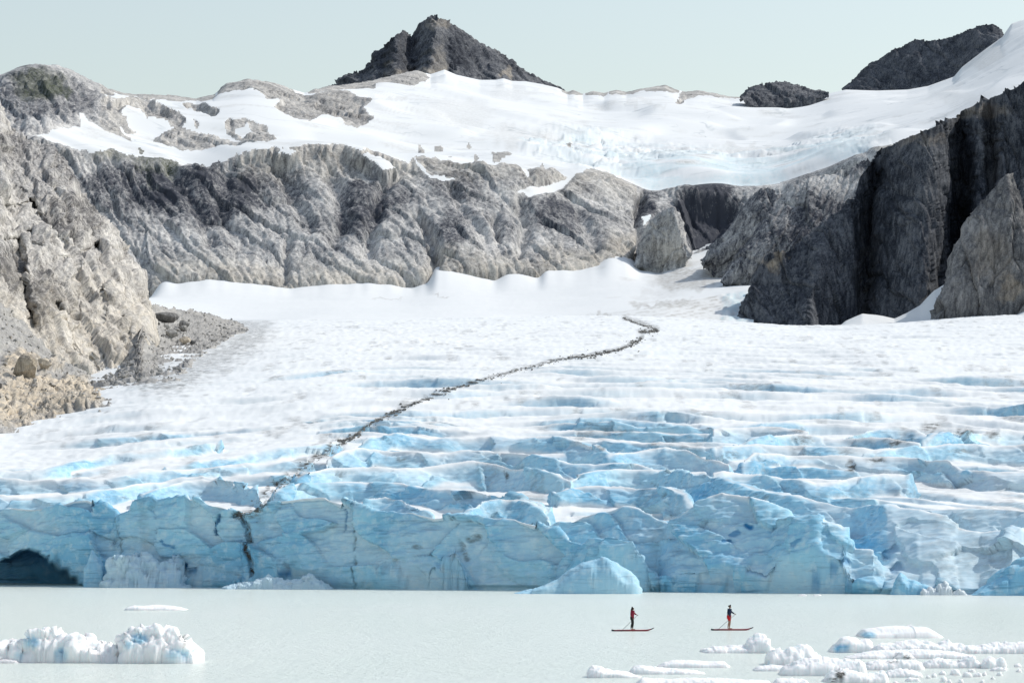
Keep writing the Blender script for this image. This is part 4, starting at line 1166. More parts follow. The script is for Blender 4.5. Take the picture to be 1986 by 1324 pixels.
def strew(name, label, spots, mat, pale=0.0):
    """one mass of loose stones: spots = [(point, size)]"""
    VV, FF, PA = [], [], []
    off = 0
    for i, (p, sz) in enumerate(spots):
        vs, fs = STONES[i % len(STONES)]
        a = random.uniform(0, 6.28)
        ca, sa = math.cos(a), math.sin(a)
        st = random.uniform(0.7, 1.5)
        w = np.stack([(vs[:, 0] * ca * st - vs[:, 1] * sa), (vs[:, 0] * sa * st + vs[:, 1] * ca), vs[:, 2]], 1) * sz + np.asarray(p, f32) + np.array([0, 0, sz * 0.2], f32)
        VV.append(w); FF.append(fs + off); off += len(vs)
        PA.append(np.full(len(vs), random.random() * pale, f32))
    pa = np.concatenate(PA)
    o = new_mesh(name, np.concatenate(VV), np.concatenate(FF), mat, {'pale': pa, 'stain': (np.random.RandomState(3).rand(len(pa)) * 0.5).astype(f32) * 0, 'moss': np.zeros(len(pa), f32)}, smooth=False)
    return tag(o, label, kind='stuff')


M['moraine'] = rock_material('moraine stone', 0.2, (0.30, 0.285, 0.26), (0.17, 0.165, 0.155), (0.07, 0.068, 0.066), (0.4, 0.34, 0.27))


def moraine():
    spots = []
    for line, n, w, s0, s1 in ((MORAINE, 1300, 3.0, 0.07, 0.46), (MORAINE2, 420, 3.6, 0.12, 0.62), (MORAINE3, 460, 3.6, 0.2, 0.85), ([(470, 1000), (515, 962), (560, 925), (600, 900), (662, 856)], 130, 6, 0.06, 0.22)):
        P = np.asarray(line, f32)
        for _ in range(n):
            t = random.uniform(0, len(P) - 1.001); k = int(t); fr = t - k
            dens = 0.5 + 0.5 * math.sin(t * 5.1) * math.cos(t * 2.3)
            if random.random() > 0.55 + 0.45 * dens: continue
            q = P[k] * (1 - fr) + P[k + 1] * fr
            d = random.gauss(0, 1) * (0.25 + 0.75 * dens) * (3.2 if random.random() < 0.12 else 1)
            p = ground_at(q[0] + d * w * 0.8, q[1] + d * w * 0.55, (0,))
            if p is None: continue
            spots.append((p, s0 + (s1 - s0) * random.random() ** 2.5))
    strew('moraine_stones', 'thin dark trail of moraine stones crossing the glacier', spots, M['moraine'])


moraine()


def scree_stones():
    for G, nm, lb, n, s1, pale in ((TAL1, 'scree_stones', 'loose grey stones strewn over the left scree slope', 1500, 0.75, 0.5), (TAL2, 'scree_rubble', 'loose grey rubble on the scree cone under the cliff', 1700, 0.95, 0.15)):
        spots = []
        R, C = G.shape[:2]
        for _ in range(n):
            p = G[random.randrange(6, R), random.randrange(C)]
            spots.append((p, 0.22 + s1 * random.random() ** 4))
        strew(nm, lb, spots, M['scree'], pale)


scree_stones()


def boulder(label, px0, px1, py0, py1, seed, warm=0.0, stain=0.0, flat=None):
    cx = (px0 + px1) / 2
    p = ground_at(cx, py1 - 1)
    if p is None: p = ground_at(cx, py1 + 3)
    if p is None:
        print('no ground for', label); return
    sc = p[1] / F
    w, h = (px1 - px0) * sc / 2, (py1 - py0) * sc / 2
    vs, fs = stone_mesh(seed, 30, 1.0)
    # one round of splitting for broken faces
    bm = bmesh.new()
    for v in vs: bm.verts.new(v)
    bm.verts.ensure_lookup_table()
    for f in fs: bm.faces.new([bm.verts[i] for i in f])
    bmesh.ops.subdivide_edges(bm, edges=bm.edges, cuts=2, use_grid_fill=True)
    bm.verts.ensure_lookup_table(); bm.verts.index_update()
    co = np.array([v.co[:] for v in bm.verts], f32)
    fc = np.array([[v.index for v in f.verts] for f in bm.faces], np.int32)
    bm.free()
    co = co * (1 + 0.10 * fbm(co[:, 0] * 2 + seed, co[:, 1] * 2, co[:, 2] * 2, 3, 0.55, 5))[:, None]
    co = co * np.array([w, w * 0.8, h], f32)
    n = len(co)
    o = new_mesh('boulder', co, fc, M['scree'], {'pale': np.full(n, warm, f32), 'stain': np.full(n, stain, f32), 'moss': np.zeros(n, f32)}, smooth=False)
    o.location = (float(p[0]), float(p[1]) + w * 0.5, float(p[2]) + h * 0.85)
    tag(o, label, 'boulder', 'boulders beside the glacier')


boulder('longest dark grey slab boulder, uppermost of the boulder cluster beside the glacier', 288, 347, 597, 623, 1, 0.0, 1.0)
boulder('dark grey boulder right of the longest slab boulder', 344, 371, 616, 637, 2, 0.0, 0.7)
boulder('small pale grey boulder just below the longest slab boulder', 317, 333, 624, 637, 3, 0.0, -0.6)
boulder('grey boulder below the dark one at the right of the cluster', 347, 369, 628, 642, 4, 0.0, 0.1)
boulder('large flat light grey boulder in the middle of the cluster', 314, 349, 637, 657, 5, 0.0, 0.0)
boulder('beige boulder at the bottom of the cluster beside the glacier', 343, 369, 648, 665, 6, 0.9, 0.0)
boulder('small dark boulder right of the beige boulder', 366, 380, 656, 665, 7, 0.0, 1.2)
boulder('small grey boulder wedged between the larger cluster boulders', 337, 353, 634, 644, 8, 0.0, 0.0)
boulder('biggest rusty beige block on the left scree slope', 14, 70, 678, 734, 9, 1.0, 0.6)
boulder('smaller beige block right of the biggest rusty block', 66, 101, 690, 717, 10, 0.9, 0.2)
boulder('dark reddish boulder at the left picture edge on the scree', -8, 7, 738, 752, 11, 0.3, 1.4)

# ------------------------------------------------------------------ floating ice
M['berg'] = ice_material('floating ice', 0.25, (0.92, 0.935, 0.935), (0.96, 0.965, 0.96))
_b = M['berg'].node_tree.nodes['Principled BSDF']
_b.inputs['Subsurface Weight'].default_value = 0.7
_b.inputs['Subsurface Radius'].default_value = (0.8, 1.0, 1.0)
_b.inputs['Subsurface Scale'].default_value = 0.6


def berg(label, top, base_py, depth, seed, blue=(), lump=1.0, name='iceberg', cat='iceberg', group=None, dirty=(), allblue=0.0, mat='berg', nt=26, D=None, flat=0.5):
    """floating ice: a lumpy body whose crest follows the given line, waterline at row base_py"""
    Dn = D if D else 38619.0 / (base_py - YH)
    Dc = Dn + depth * 0.5
    P = np.asarray(top, f32)
    x0, x1 = P[0, 0], P[-1, 0]
    n = max(10, int((x1 - x0) / 1.3))
    cols = np.linspace(x0, x1, n).astype(f32)
    py = np.interp(cols, P[:, 0], P[:, 1])
    hz = CAMH - (py - YH) * Dc / F
    hz = np.maximum(hz, 0.02)
    e = np.clip(np.minimum(cols - x0, x1 - cols) / max(4.0, (x1 - x0) * 0.10), 0, 1)
    e = np.sqrt(1 - (1 - e) ** 2)
    T = np.linspace(-1, 1, nt)[:, None]
    X = ((cols - CX) / F * Dc)[None, :] * np.ones_like(T)
    wob = 0.25 * pn(X / (depth * 0.5), 0 * X, seed + 0.5, 201)
    Y = Dc + (T + wob * (1 - T * T)) * depth * 0.5 * (0.35 + 0.65 * e[None, :])
    prof = np.clip(1 - np.abs(T) ** 2.6, 0, 1) ** flat
    var = 1 - np.clip(0.45 * (pn(X / (depth * 0.35), Y / (depth * 0.3), seed + 0.5, 202) + 0.25), 0, 0.8) * np.abs(T) ** 0.6
    Z = hz[None, :] * prof * var * (0.15 + 0.85 * e[None, :] ** 0.6)
    skirt = (np.abs(T) > 0.995) | (e[None, :] < 0.02)
    Z = np.where(skirt, -0.25, Z)
    V = np.stack([X, Y, Z], -1).astype(f32)
    sc = max(0.25, float(hz.max()))
    Nn = normals(V); Nn *= np.sign(Nn[..., 2:3] + 1e-6)
    bl = np.abs(pn(X / (0.5 * sc), Y / (0.5 * sc), Z / (0.4 * sc) + seed, 203))
    d = lump * sc * (0.13 * (bl - 0.25) + 0.035 * (np.abs(pn(X / (0.2 * sc), Y / (0.2 * sc), Z / (0.2 * sc), 204)) - 0.2) + 0.02 * pn(X / (0.12 * sc), Y / (0.12 * sc), Z / (0.1 * sc), 205))
    _, _, fcb = worley(X / (0.55 * sc) + seed, (Z + 0.45 * Y) / (0.5 * sc), seed % 7)
    _, _, fcs = worley(X / (0.22 * sc) + seed, (Z + 0.45 * Y) / (0.2 * sc), seed % 5 + 1)
    d = d + lump * sc * (0.10 * fcb + 0.045 * fcs)
    V = V + Nn * np.where(skirt, 0, d)[..., None]
    sx, sy = screen_of(V)
    bm_ = np.full(X.shape, allblue, f32)
    for cx, cy, rx, ry, v in blue:
        bm_ = np.maximum(bm_, v * (1 - sstep(0.4, 1.05, np.hypot((sx - cx) / rx, (sy - cy) / ry))))
    dm = np.zeros(X.shape, f32)
    for cx, cy, rx, ry, v in dirty:
        dm = np.maximum(dm, v * (1 - sstep(0.4, 1.05, np.hypot((sx - cx) / rx, (sy - cy) / ry))))
    o = grid_mesh(name, V, M[mat], {'blue': bm_, 'dirt': dm, 'deep': np.zeros(X.shape)})
    return tag(o, label, cat, group)


# blocks lying at the foot of the calving front
FB = dict(name='ice_block', cat='ice block', group='fallen ice blocks at the glacier front', mat='ice')
berg('rounded pale ice rubble heap left of the dirty crack in the glacier front', [(202, 1140), (205, 1112), (214, 1088), (238, 1077), (262, 1080), (280, 1078), (318, 1081), (344, 1073), (354, 1087), (348, 1104), (362, 1120), (374, 1140)], 1139, 6, 1, allblue=0.6, lump=1.3, flat=0.9, **FB)
berg('narrow leaning ice slab beside the dark melt cave', [(164, 1138), (168, 1088), (178, 1064), (190, 1074), (200, 1092), (203, 1138)], 1138, 3, 2, allblue=0.9, lump=0.3, **FB)
berg('low white ice rubble below the dirty crack', [(428, 1142), (455, 1132), (480, 1128), (503, 1122), (522, 1113), (540, 1120), (562, 1126), (600, 1113), (622, 1126), (645, 1143)], 1142, 4, 3, allblue=0.55, **FB)
berg('smooth turquoise wedge of ice in the middle of the glacier front', [(996, 1148), (1040, 1140), (1080, 1122), (1110, 1101), (1140, 1085), (1168, 1078), (1195, 1086), (1225, 1106), (1238, 1120), (1243, 1136), (1244, 1150)], 1151, 7, 4, allblue=0.9, lump=0.25, **FB)
berg('pointed ice block right of the overhanging serac', [(1728, 1154), (1737, 1120), (1745, 1110), (1760, 1121), (1790, 1131), (1812, 1142), (1822, 1154)], 1153, 4, 5, allblue=0.95, lump=0.4, **FB)
berg('blue ice block at the right end of the glacier front', [(1880, 1155), (1900, 1142), (1915, 1131), (1935, 1109), (1960, 1091), (1986, 1080), (2060, 1062), (2130, 1155)], 1154.5, 8, 6, allblue=1.0, lump=0.3, **FB)
for lb, a, b, c, sd in (('small white ice chunk in the dark front hollow, left of three', 1786, 1822, 1138, 21), ('tallest white ice chunk in the dark hollow near the right end of the front', 1818, 1848, 1130, 22), ('small white ice chunk in the hollow, nearest the blue block at the right end', 1846, 1876, 1142, 23)):
    berg(lb, [(a, 1153), (a + 3, c + 4), ((a + b) / 2, c), (b - 4, c + 7), (b, 1153)], 1153.5, 2.2, sd, allblue=0.2, lump=1.4, name='ice_chunk', cat='ice chunk', group='broken ice chunks in the front hollow', mat='ice', nt=16)

# icebergs and floes
berg('large lumpy white iceberg at the far left, cut by the picture edge', [(-60, 1290), (-40, 1255), (-10, 1247), (18, 1246), (26, 1250), (30, 1240), (46, 1234), (52, 1228), (72, 1218), (82, 1213), (96, 1215), (102, 1222), (110, 1220), (130, 1224), (146, 1221), (156, 1228), (164, 1237), (176, 1234), (182, 1240), (190, 1236), (202, 1236), (204, 1244), (212, 1238), (222, 1244), (236, 1250), (252, 1284)], 1285, 3.6, 41,
     blue=((62, 1245, 22, 14, .75), (118, 1268, 18, 16, .7), (36, 1270, 12, 10, .5)), lump=1.3, nt=44)
berg('tall white iceberg with a blue hollow beside the far left one', [(228, 1286), (232, 1258), (238, 1240), (244, 1226), (254, 1220), (256, 1214), (266, 1216), (271, 1211), (280, 1214), (292, 1212), (300, 1214), (316, 1213), (330, 1214), (340, 1216), (348, 1220), (357, 1226), (358, 1236), (366, 1244), (380, 1250), (388, 1260), (394, 1274), (396, 1286)], 1286, 3.4, 44,
     blue=((270, 1238, 22, 13, .85), (250, 1250, 14, 10, .6), (345, 1268, 34, 14, .6)), lump=1.2, nt=44)
berg('thin flat white floe alone behind the left icebergs', [(242, 1182), (250, 1176), (262, 1173), (280, 1174), (294, 1172), (310, 1172), (326, 1173), (345, 1176), (364, 1181)], 1183, 4, 45, lump=0.5)
berg('low white ice lump at the left edge below the large iceberg', [(-60, 1291), (-30, 1284), (0, 1277), (20, 1276), (34, 1280), (40, 1284)], 1285.5, 1.0, 46, lump=0.6)
berg('smooth slab iceberg with a small spike, farthest of the right hand ice', [(1664, 1234), (1670, 1224), (1676, 1219), (1690, 1216), (1720, 1214), (1745, 1213), (1764, 1213), (1766, 1209), (1768, 1213), (1796, 1215), (1808, 1222), (1824, 1232)], 1237, 6, 47, blue=((1684, 1230, 20, 8, .9),), lump=0.25)
berg('white floe with one rounded hump below the right paddler', [(1360, 1260), (1372, 1255), (1400, 1255), (1425, 1251), (1445, 1250), (1452, 1238), (1463, 1232), (1472, 1228), (1484, 1231), (1490, 1238), (1488, 1249), (1496, 1256), (1506, 1262)], 1266, 3, 48, blue=((1460, 1262, 24, 4, .4),), lump=0.6)
berg('iceberg with a blue hollow left of the long white ice line', [(1608, 1264), (1616, 1252), (1628, 1238), (1640, 1234), (1654, 1235), (1666, 1240), (1680, 1237), (1690, 1244), (1694, 1264)], 1265, 3, 49, blue=((1634, 1257, 24, 11, .95),), lump=0.6)
berg('broad white floe mound below the humped floe', [(1483, 1270), (1496, 1262), (1518, 1258), (1530, 1252), (1552, 1251), (1566, 1250), (1578, 1260), (1590, 1272), (1598, 1284)], 1290, 3, 50, lump=0.8, blue=((1488, 1284, 14, 5, .5),))
berg('long low line of white ice reaching the right edge', [(1688, 1262), (1700, 1248), (1725, 1247), (1750, 1244), (1775, 1240), (1800, 1243), (1820, 1247), (1838, 1240), (1848, 1248), (1864, 1248), (1890, 1251), (1910, 1248), (1940, 1245), (1986, 1244), (2060, 1246), (2090, 1262)], 1267, 3, 51, lump=0.8)
berg('low floe below the long white ice line', [(1640, 1274), (1680, 1263), (1730, 1260), (1790, 1258), (1840, 1262), (1880, 1268), (1884, 1274)], 1277, 3, 52, lump=0.6)
berg('flat floe lowest of the pair beneath the left paddler', [(1274, 1292), (1288, 1284), (1310, 1279), (1340, 1279), (1370, 1282), (1404, 1281), (1416, 1290)], 1294, 2.4, 53, lump=0.5)
berg('tilted grey edged floe, leftmost of the right hand ice', [(1137, 1298), (1150, 1291), (1165, 1290), (1176, 1296), (1195, 1300), (1215, 1302), (1232, 1308), (1246, 1313)], 1314, 2, 54, lump=0.6, dirty=((1190, 1311, 34, 6, .35),))
berg('narrow white floe behind the leftmost tilted floe', [(1219, 1302), (1228, 1291), (1245, 1289), (1270, 1292), (1300, 1295), (1335, 1297), (1368, 1303)], 1307, 2, 55, lump=0.5)
berg('wide white floe cut by the bottom edge of the picture', [(1225, 1330), (1245, 1313), (1290, 1316), (1340, 1314), (1400, 1314), (1440, 1317), (1492, 1318), (1500, 1330)], 1332, 2.4, 56, lump=0.6)
berg('small floe left of the grey stained floe', [(1460, 1298), (1470, 1291), (1495, 1288), (1520, 1290), (1548, 1296)], 1301, 1.8, 57, lump=0.6)
berg('large white floe in the middle of the right hand ice', [(1512, 1306), (1520, 1292), (1545, 1281), (1570, 1276), (1600, 1275), (1640, 1276), (1672, 1281), (1660, 1290), (1650, 1306)][:7] + [(1680, 1300)], 1310, 3, 58, lump=0.7)
berg('white floe with a dark grey stain at the bottom right', [(1596, 1322), (1606, 1306), (1628, 1294), (1650, 1300), (1680, 1306), (1700, 1303), (1716, 1302), (1722, 1320)], 1323, 2.4, 59, lump=0.8, dirty=((1630, 1305, 14, 14, 1.2), (1615, 1317, 16, 5, 1.2)))
berg('low floe right of the middle floe, with grit on top', [(1670, 1294), (1682, 1284), (1700, 1281), (1735, 1279), (1765, 1277), (1788, 1284), (1792, 1296)], 1299, 2.2, 60, lump=0.9, dirty=((1732, 1283, 22, 4, .9),))
berg('small gritty ice lump just below the long ice line', [(1728, 1276), (1738, 1267), (1750, 1264), (1764, 1267), (1776, 1276)], 1277.5, 1.4, 61, lump=1.2, dirty=((1760, 1272, 12, 4, 1.0), (1733, 1273, 8, 3, .8)))
berg('jagged low floe third from the right edge', [(1786, 1290), (1796, 1281), (1815, 1276), (1840, 1279), (1858, 1284), (1870, 1276), (1880, 1272), (1886, 1271), (1896, 1282), (1900, 1292)], 1295, 2, 62, lump=1.1)
berg('blocky white ice chunk second from the right edge', [(1902, 1290), (1908, 1279), (1920, 1274), (1930, 1279), (1942, 1274), (1949, 1276), (1950, 1290)], 1296, 1.4, 63, lump=1.1)
berg('floe below the gritty topped floe', [(1714, 1310), (1720, 1300), (1745, 1295), (1770, 1299), (1788, 1306), (1786, 1312)][:5], 1313, 1.8, 64, lump=0.9)
berg('low white floe at the bottom under the small left floe', [(1496, 1330), (1506, 1315), (1530, 1314), (1560, 1316), (1572, 1330)], 1333, 1.6, 65, lump=0.9)
for k, (a, c, w, h) in enumerate(((1812, 1312, 12, 9), (1828, 1307, 14, 6), (1852, 1308, 22, 11), (1876, 1312, 20, 10), (1896, 1311, 18, 9), (1830, 1321, 14, 10), (1910, 1309, 10, 8), (1936, 1300, 34, 7), (1938, 1309, 12, 6), (1975, 1292, 14, 6), (1976, 1302, 12, 6), (1926, 1316, 8, 6), (1770, 1320, 30, 8),
                                   (1738, 1324, 12, 4), (1800, 1314, 12, 5), (1842, 1322, 8, 5), (1906, 1323, 8, 6), (1864, 1322, 10, 6), (1950, 1298, 10, 5), (1884, 1302, 16, 6))):
    berg('small scattered ice fragment drifting in the lower right corner', [(a - w / 2, c), (a - w * .3, c - h * .8), (a, c - h), (a + w * .3, c - h * .7), (a + w / 2, c)], c + 0.8, 0.35 + 0.012 * w, 80 + k, lump=1.3, name='ice_fragment', cat='ice fragment', group='small ice fragments drifting at the lower right', nt=14)
for k, a in enumerate((1556, 1585)):
    berg('tiny white floe at the waterline of the glacier front', [(a - 9, 1154), (a - 4, 1152), (a + 4, 1152), (a + 9, 1154)], 1154.6, 1.0, 120 + k, name='ice_fragment', cat='ice fragment', group='tiny floes at the foot of the glacier front', nt=12)

# ------------------------------------------------------------------ paddlers
M['skin'] = plain('skin', (0.30, 0.18, 0.12), 0.6)
M['maroon'] = plain('maroon jacket cloth', (0.22, 0.012, 0.035), 0.8)
M['navy'] = plain('navy jacket cloth', (0.012, 0.022, 0.06), 0.8)
M['black'] = plain('black cloth', (0.012, 0.013, 0.014), 0.8)
M['red'] = plain('red shorts cloth', (0.55, 0.012, 0.02), 0.75)
M['hair'] = plain('dark hair', (0.014, 0.010, 0.008), 0.6)
M['board_red'] = plain('dark red board shell', (0.20, 0.008, 0.014), 0.35, 0.5)
M['board_black'] = plain('black rubber', (0.015, 0.015, 0.016), 0.5)
M['deck'] = plain('pale rose deck pad', (0.62, 0.36, 0.36), 0.8)
M['shaft'] = plain('grey paddle shaft', (0.10, 0.11, 0.12), 0.4, 0.5)
M['eye'] = plain('eye', (0.02, 0.015, 0.01), 0.3)


def skinned(name, J, E, mat, parent, root, sub=2):
    names = list(J)
    me = bpy.data.meshes.new(name)
    me.from_pydata([J[k][:3] for k in names], [(names.index(a), names.index(b)) for a, b in E], [])
    me.skin_vertices.new(name='Skin') if hasattr(me.skin_vertices, 'new') and not me.skin_vertices else None
    o = bpy.data.objects.new(name, me); COL.objects.link(o)
    md = o.modifiers.new('skin', 'SKIN'); md.use_smooth_shade = True
    if not me.skin_vertices:
        bpy.context.view_layer.objects.active = o
    sv = me.skin_vertices[0].data
    for i, k in enumerate(names):
        r = J[k][3]
        sv[i].radius = (r, J[k][4] if len(J[k]) > 4 else r)
        sv[i].use_root = (k == root)
    sb = o.modifiers.new('sub', 'SUBSURF'); sb.levels = sub; sb.render_levels = sub
    me.materials.append(mat)
    if parent: o.parent = parent
    return o


def figure(label, loc, H, female):
    k = H / 1.75
    J = {'pelvis': (0, 0, .95, .125, .13), 'belly': (.01, 0, 1.12, .115, .125), 'chest': (.03, 0, 1.32, .13, .15), 'collar': (.04, 0, 1.44, .09, .09), 'neck': (.05, 0, 1.51, .05), 'jaw': (.075, 0, 1.575, .065), 'skull': (.065, 0, 1.66, .088), 'crown': (.06, 0, 1.705, .07), 'nose': (.165, 0, 1.625, .014),
         'earl': (.06, .085, 1.63, .016), 'earr': (.06, -.085, 1.63, .016)}
    E = [('pelvis', 'belly'), ('belly', 'chest'), ('chest', 'collar'), ('collar', 'neck'), ('neck', 'jaw'), ('jaw', 'skull'), ('skull', 'crown'), ('jaw', 'nose'), ('skull', 'earl'), ('skull', 'earr')]
    for s_, sy, dx in (('l', 1, .05), ('r', -1, -.05)):
        J.update({'hip' + s_: (dx * .3, .085 * sy, .89, .092), 'thigh' + s_: (dx * .8 + .02, .10 * sy, .70, .078), 'knee' + s_: (dx + .04, .12 * sy, .49, .056), 'calf' + s_: (dx * 1.2, .13 * sy, .33, .056), 'ankle' + s_: (dx * 1.3 - .02, .14 * sy, .09, .036), 'heel' + s_: (dx * 1.3 - .03, .14 * sy, .035, .034), 'ball' + s_: (dx * 1.3 + .12, .15 * sy, .028, .032), 'toe' + s_: (dx * 1.3 + .19, .15 * sy, .022, .02)})
        E += [('pelvis', 'hip' + s_), ('hip' + s_, 'thigh' + s_), ('thigh' + s_, 'knee' + s_), ('knee' + s_, 'calf' + s_), ('calf' + s_, 'ankle' + s_), ('ankle' + s_, 'heel' + s_), ('heel' + s_, 'ball' + s_), ('ball' + s_, 'toe' + s_)]
    gx, gz = (.40, 1.10) if female else (.45, 1.06)
    J.update({'shol': (.04, .17, 1.42, .062), 'elbl': (.22, .20, 1.22, .042), 'wril': (gx - .06, .03, gz + .05, .028), 'palml': (gx - .01, .0, gz + .02, .030, .018),
              'shor': (.04, -.17, 1.42, .062), 'elbr': (-.02, -.27, 1.14, .042), 'wrir': (.06, -.21, .90, .028), 'palmr': (.085, -.19, .83, .030, .018)})
    E += [('collar', 'shol'), ('shol', 'elbl'), ('elbl', 'wril'), ('wril', 'palml'), ('collar', 'shor'), ('shor', 'elbr'), ('elbr', 'wrir'), ('wrir', 'palmr')]
    for h, (px_, py_, pz_), sy in (('l', (gx - .01, .0, gz + .02), -1), ('r', (.085, -.19, .83), 1)):
        for f in range(4):
            q = (f - 1.5) * .021
            ln = (.9, 1.0, .95, .78)[f]
            a, b, c = 'f%s%da' % (h, f), 'f%s%db' % (h, f), 'f%s%dc' % (h, f)
            J[a] = (px_ + .035 * ln, py_ + .012 * sy + q * .3, pz_ + q, .0095); J[b] = (px_ + .052 * ln, py_ + .035 * sy, pz_ + q - .008, .0085); J[c] = (px_ + .028 * ln, py_ + .05 * sy, pz_ + q - .014, .0078)
            E += [('palm' + h, a), (a, b), (b, c)]
        J['t%sa' % h] = (px_ - .012, py_ + .03 * sy, pz_ + .028, .011); J['t%sb' % h] = (px_ + .012, py_ + .055 * sy, pz_ + .034, .0095)
        E += [('palm' + h, 't%sa' % h), ('t%sa' % h, 't%sb' % h)]
    body = skinned('person', J, E, M['skin'], None, 'pelvis')
    body.location = loc
    body.scale = (k, k, k)
    tag(body, label, 'person', 'paddlers on the lake')

    def sub(keys, grow, extra=None):
        JJ = {}
        for q in keys:
            v = J[q]; JJ[q] = (v[0], v[1], v[2], v[3] + grow, (v[4] if len(v) > 4 else v[3]) + grow)
        JJ.update(extra or {})
        return JJ, [e for e in E if e[0] in JJ and e[1] in JJ]
    JJ, EE = sub(['belly', 'chest', 'collar', 'shol', 'elbl', 'shor', 'elbr', 'wril', 'wrir'], .022, {'hem': (0, 0, .90, .155, .16), 'hem2': (0, 0, .83, .15, .155)})
    EE += [('belly', 'hem'), ('hem', 'hem2')]
    skinned('jacket', JJ, EE, M['maroon' if female else 'navy'], body, 'chest')
    if female:
        JJ, EE = sub(['pelvis', 'hipl', 'hipr', 'thighl', 'thighr', 'kneel', 'kneer', 'calfl', 'calfr', 'anklel', 'ankler'], .010)
        skinned('leggings', JJ, EE, M['black'], body, 'pelvis')
        JJ = {'a': (.075, 0, 1.70, .075), 'b': (.045, 0, 1.70, .10), 'c': (.0, 0, 1.62, .10), 'd': (-.03, 0, 1.50, .085), 'e': (-.06, 0, 1.38, .06), 'f': (-.075, 0, 1.30, .035)}
        skinned('hair', JJ, [('a', 'b'), ('b', 'c'), ('c', 'd'), ('d', 'e'), ('e', 'f')], M['hair'], body, 'c')
    else:
        JJ, EE = sub(['pelvis', 'hipl', 'hipr', 'thighl', 'thighr'], .028, {'cuffl': (.06, .11, .58, .095), 'cuffr': (-.02, -.11, .58, .095)})
        EE += [('thighl', 'cuffl'), ('thighr', 'cuffr')]
        skinned('shorts', JJ, EE, M['red'], body, 'pelvis')
        JJ = {'a': (.10, 0, 1.715, .05), 'b': (.05, 0, 1.715, .085), 'c': (.0, 0, 1.66, .085), 'd': (-.01, 0, 1.59, .055)}
        skinned('hair', JJ, [('a', 'b'), ('b', 'c'), ('c', 'd')], M['hair'], body, 'b')
    return k, gx, gz


def tube(name, pts, radii, mat, parent, seg=10):
    bm = bmesh.new()
    rings = []
    for i, p in enumerate(pts):
        p = Vector(p)
        d = (Vector(pts[min(i + 1, len(pts) - 1)]) - Vector(pts[max(i - 1, 0)])).normalized()
        a = d.cross(Vector((0.13, 1, 0.21))).normalized(); b = d.cross(a)
        r = radii[i]
        ra, rb = r if isinstance(r, tuple) else (r, r)
        rings.append([bm.verts.new(p + a * ra * math.cos(t) + b * rb * math.sin(t)) for t in [2 * math.pi * q / seg for q in range(seg)]])
    for r0, r1 in zip(rings, rings[1:]):
        for q in range(seg):
            bm.faces.new((r0[q], r0[(q + 1) % seg], r1[(q + 1) % seg], r1[q]))
    bm.faces.new(rings[0][::-1]); bm.faces.new(rings[-1])
    bmesh.ops.recalc_face_normals(bm, faces=bm.faces)
    me = bpy.data.meshes.new(name); bm.to_mesh(me); bm.free()
    for p in me.polygons: p.use_smooth = True
    me.materials.append(mat)
    o = bpy.data.objects.new(name, me); COL.objects.link(o); o.parent = parent
    return o


def empty(name, loc):
    o = bpy.data.objects.new(name, None); COL.objects.link(o); o.location = loc
    return o


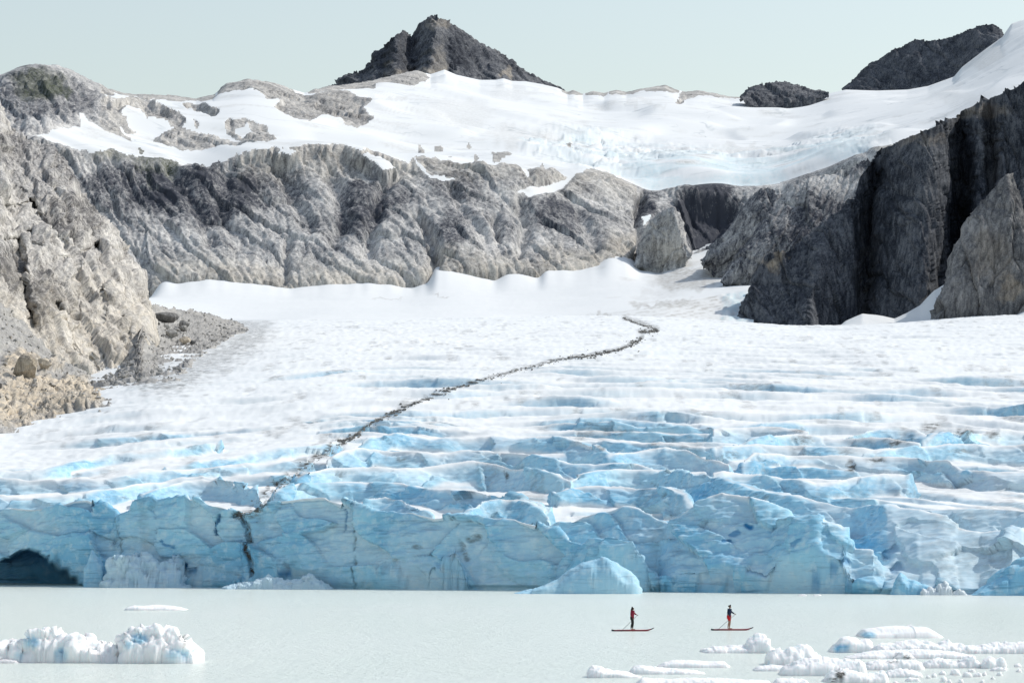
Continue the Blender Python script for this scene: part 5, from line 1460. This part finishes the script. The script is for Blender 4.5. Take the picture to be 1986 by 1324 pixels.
def paddleboard(label, px0, px1, py, gap=0):
    D = 38619.0 / (py - YH)
    L_ = (px1 - px0) / F * D
    cx = ((px0 + px1) / 2 - CX) / F * D
    root = empty('paddleboard', (cx, D, 0.0))
    tag(root, label, 'paddleboard', 'red paddleboards')

    def section(u):     # u 0 tail .. 1 nose -> half width, rise, half thickness
        w = 0.38 * min(1, (u / 0.10) ** 0.5 if u < 0.10 else 1) * (1 if u < 0.6 else max(0.02, 1 - ((u - 0.6) / 0.42) ** 2.4))
        rise = 0.0 if u < 0.72 else 0.19 * ((u - 0.72) / 0.28) ** 2.2
        if u < 0.08: rise = 0.035 * (1 - u / 0.08)
        th = 0.062 if u < 0.8 else 0.062 - 0.03 * (u - 0.8) / 0.2
        return max(w, 0.03), rise, th

    def piece(nm, u0, u1, mat, n, top_only=False):
        bm = bmesh.new(); rings = []
        for i in range(n):
            u = u0 + (u1 - u0) * i / (n - 1)
            w, rs, th = section(u)
            x = (u - 0.5) * L_
            if top_only:
                prof = [(-w * .8, th + .003), (w * .8, th + .003), (w * .8, th + .012), (-w * .8, th + .012)]
            else:
                prof = []
                for q in range(16):
                    t = 2 * math.pi * q / 16
                    c, s2 = math.cos(t), math.sin(t)
                    prof.append((w * math.copysign(abs(c) ** .35, c), th * math.copysign(abs(s2) ** .55, s2)))
            rings.append([bm.verts.new((x, a, b + rs + 0.035)) for a, b in prof])
        m_ = len(rings[0])
        for r0, r1 in zip(rings, rings[1:]):
            for q in range(m_):
                bm.faces.new((r0[q], r0[(q + 1) % m_], r1[(q + 1) % m_], r1[q]))
        bm.faces.new(rings[0][::-1]); bm.faces.new(rings[-1])
        bmesh.ops.recalc_face_normals(bm, faces=bm.faces)
        me = bpy.data.meshes.new(nm); bm.to_mesh(me); bm.free(); me.materials.append(mat)
        o = bpy.data.objects.new(nm, me); COL.objects.link(o); o.parent = root
    piece('hull', 0.06, 0.93, M['board_red'], 34)
    piece('nose', 0.9301, 1.0, M['board_black'], 8)
    piece('tail', 0.0, 0.0599, M['board_black'], 6)
    piece('deck_pad', 0.14, 0.80, M['deck'], 20, True)
    return cx, D, L_


def paddle(label, loc, k, gx, gz, ex, ez):
    root = empty('paddle', loc)
    tag(root, label, 'paddle', 'paddles held by the paddlers')
    g = Vector((gx * k, 0.0, gz * k)); e = Vector((ex, -0.62, ez))
    d = (e - g).normalized()
    tube('shaft', [g, e - d * .40], [.014, .014], M['shaft'], root, 8)
    tube('grip', [g + Vector((0, -.055, 0)), g + Vector((0, .055, 0))], [.018, .018], M['board_black'], root, 8)
    tube('blade', [e - d * .40, e - d * .34, e - d * .2, e - d * .05, e], [(.014, .014), (.05, .012), (.10, .008), (.085, .008), (.03, .008)], M['board_black'], root, 10)


for nm, px0, px1, py, pxp, H, female, ex, ez, bl, pl, al in (
    ('w', 1186, 1268, 1223.0, 1226, 1.66, True, -1.20, -0.45, 'red paddleboard with black nose under the paddler in maroon', 'person in maroon jacket and black leggings with long dark hair, standing and paddling', 'thin grey paddle held by the person in the maroon jacket'),
    ('m', 1379, 1461, 1221.5, 1414, 1.76, False, -1.36, -0.45, 'red paddleboard with black nose under the paddler in navy', 'person in navy jacket and red shorts with bare legs, standing and paddling', 'thin grey paddle held by the person in the navy jacket')):
    cx, D, L_ = paddleboard(bl, px0, px1, py)
    lx = (pxp - CX) / F * D
    k, gx, gz = figure(pl, (lx, D, 0.108), H, female)
    paddle(al, (lx, D, 0.108), k, gx, gz, ex, ez)
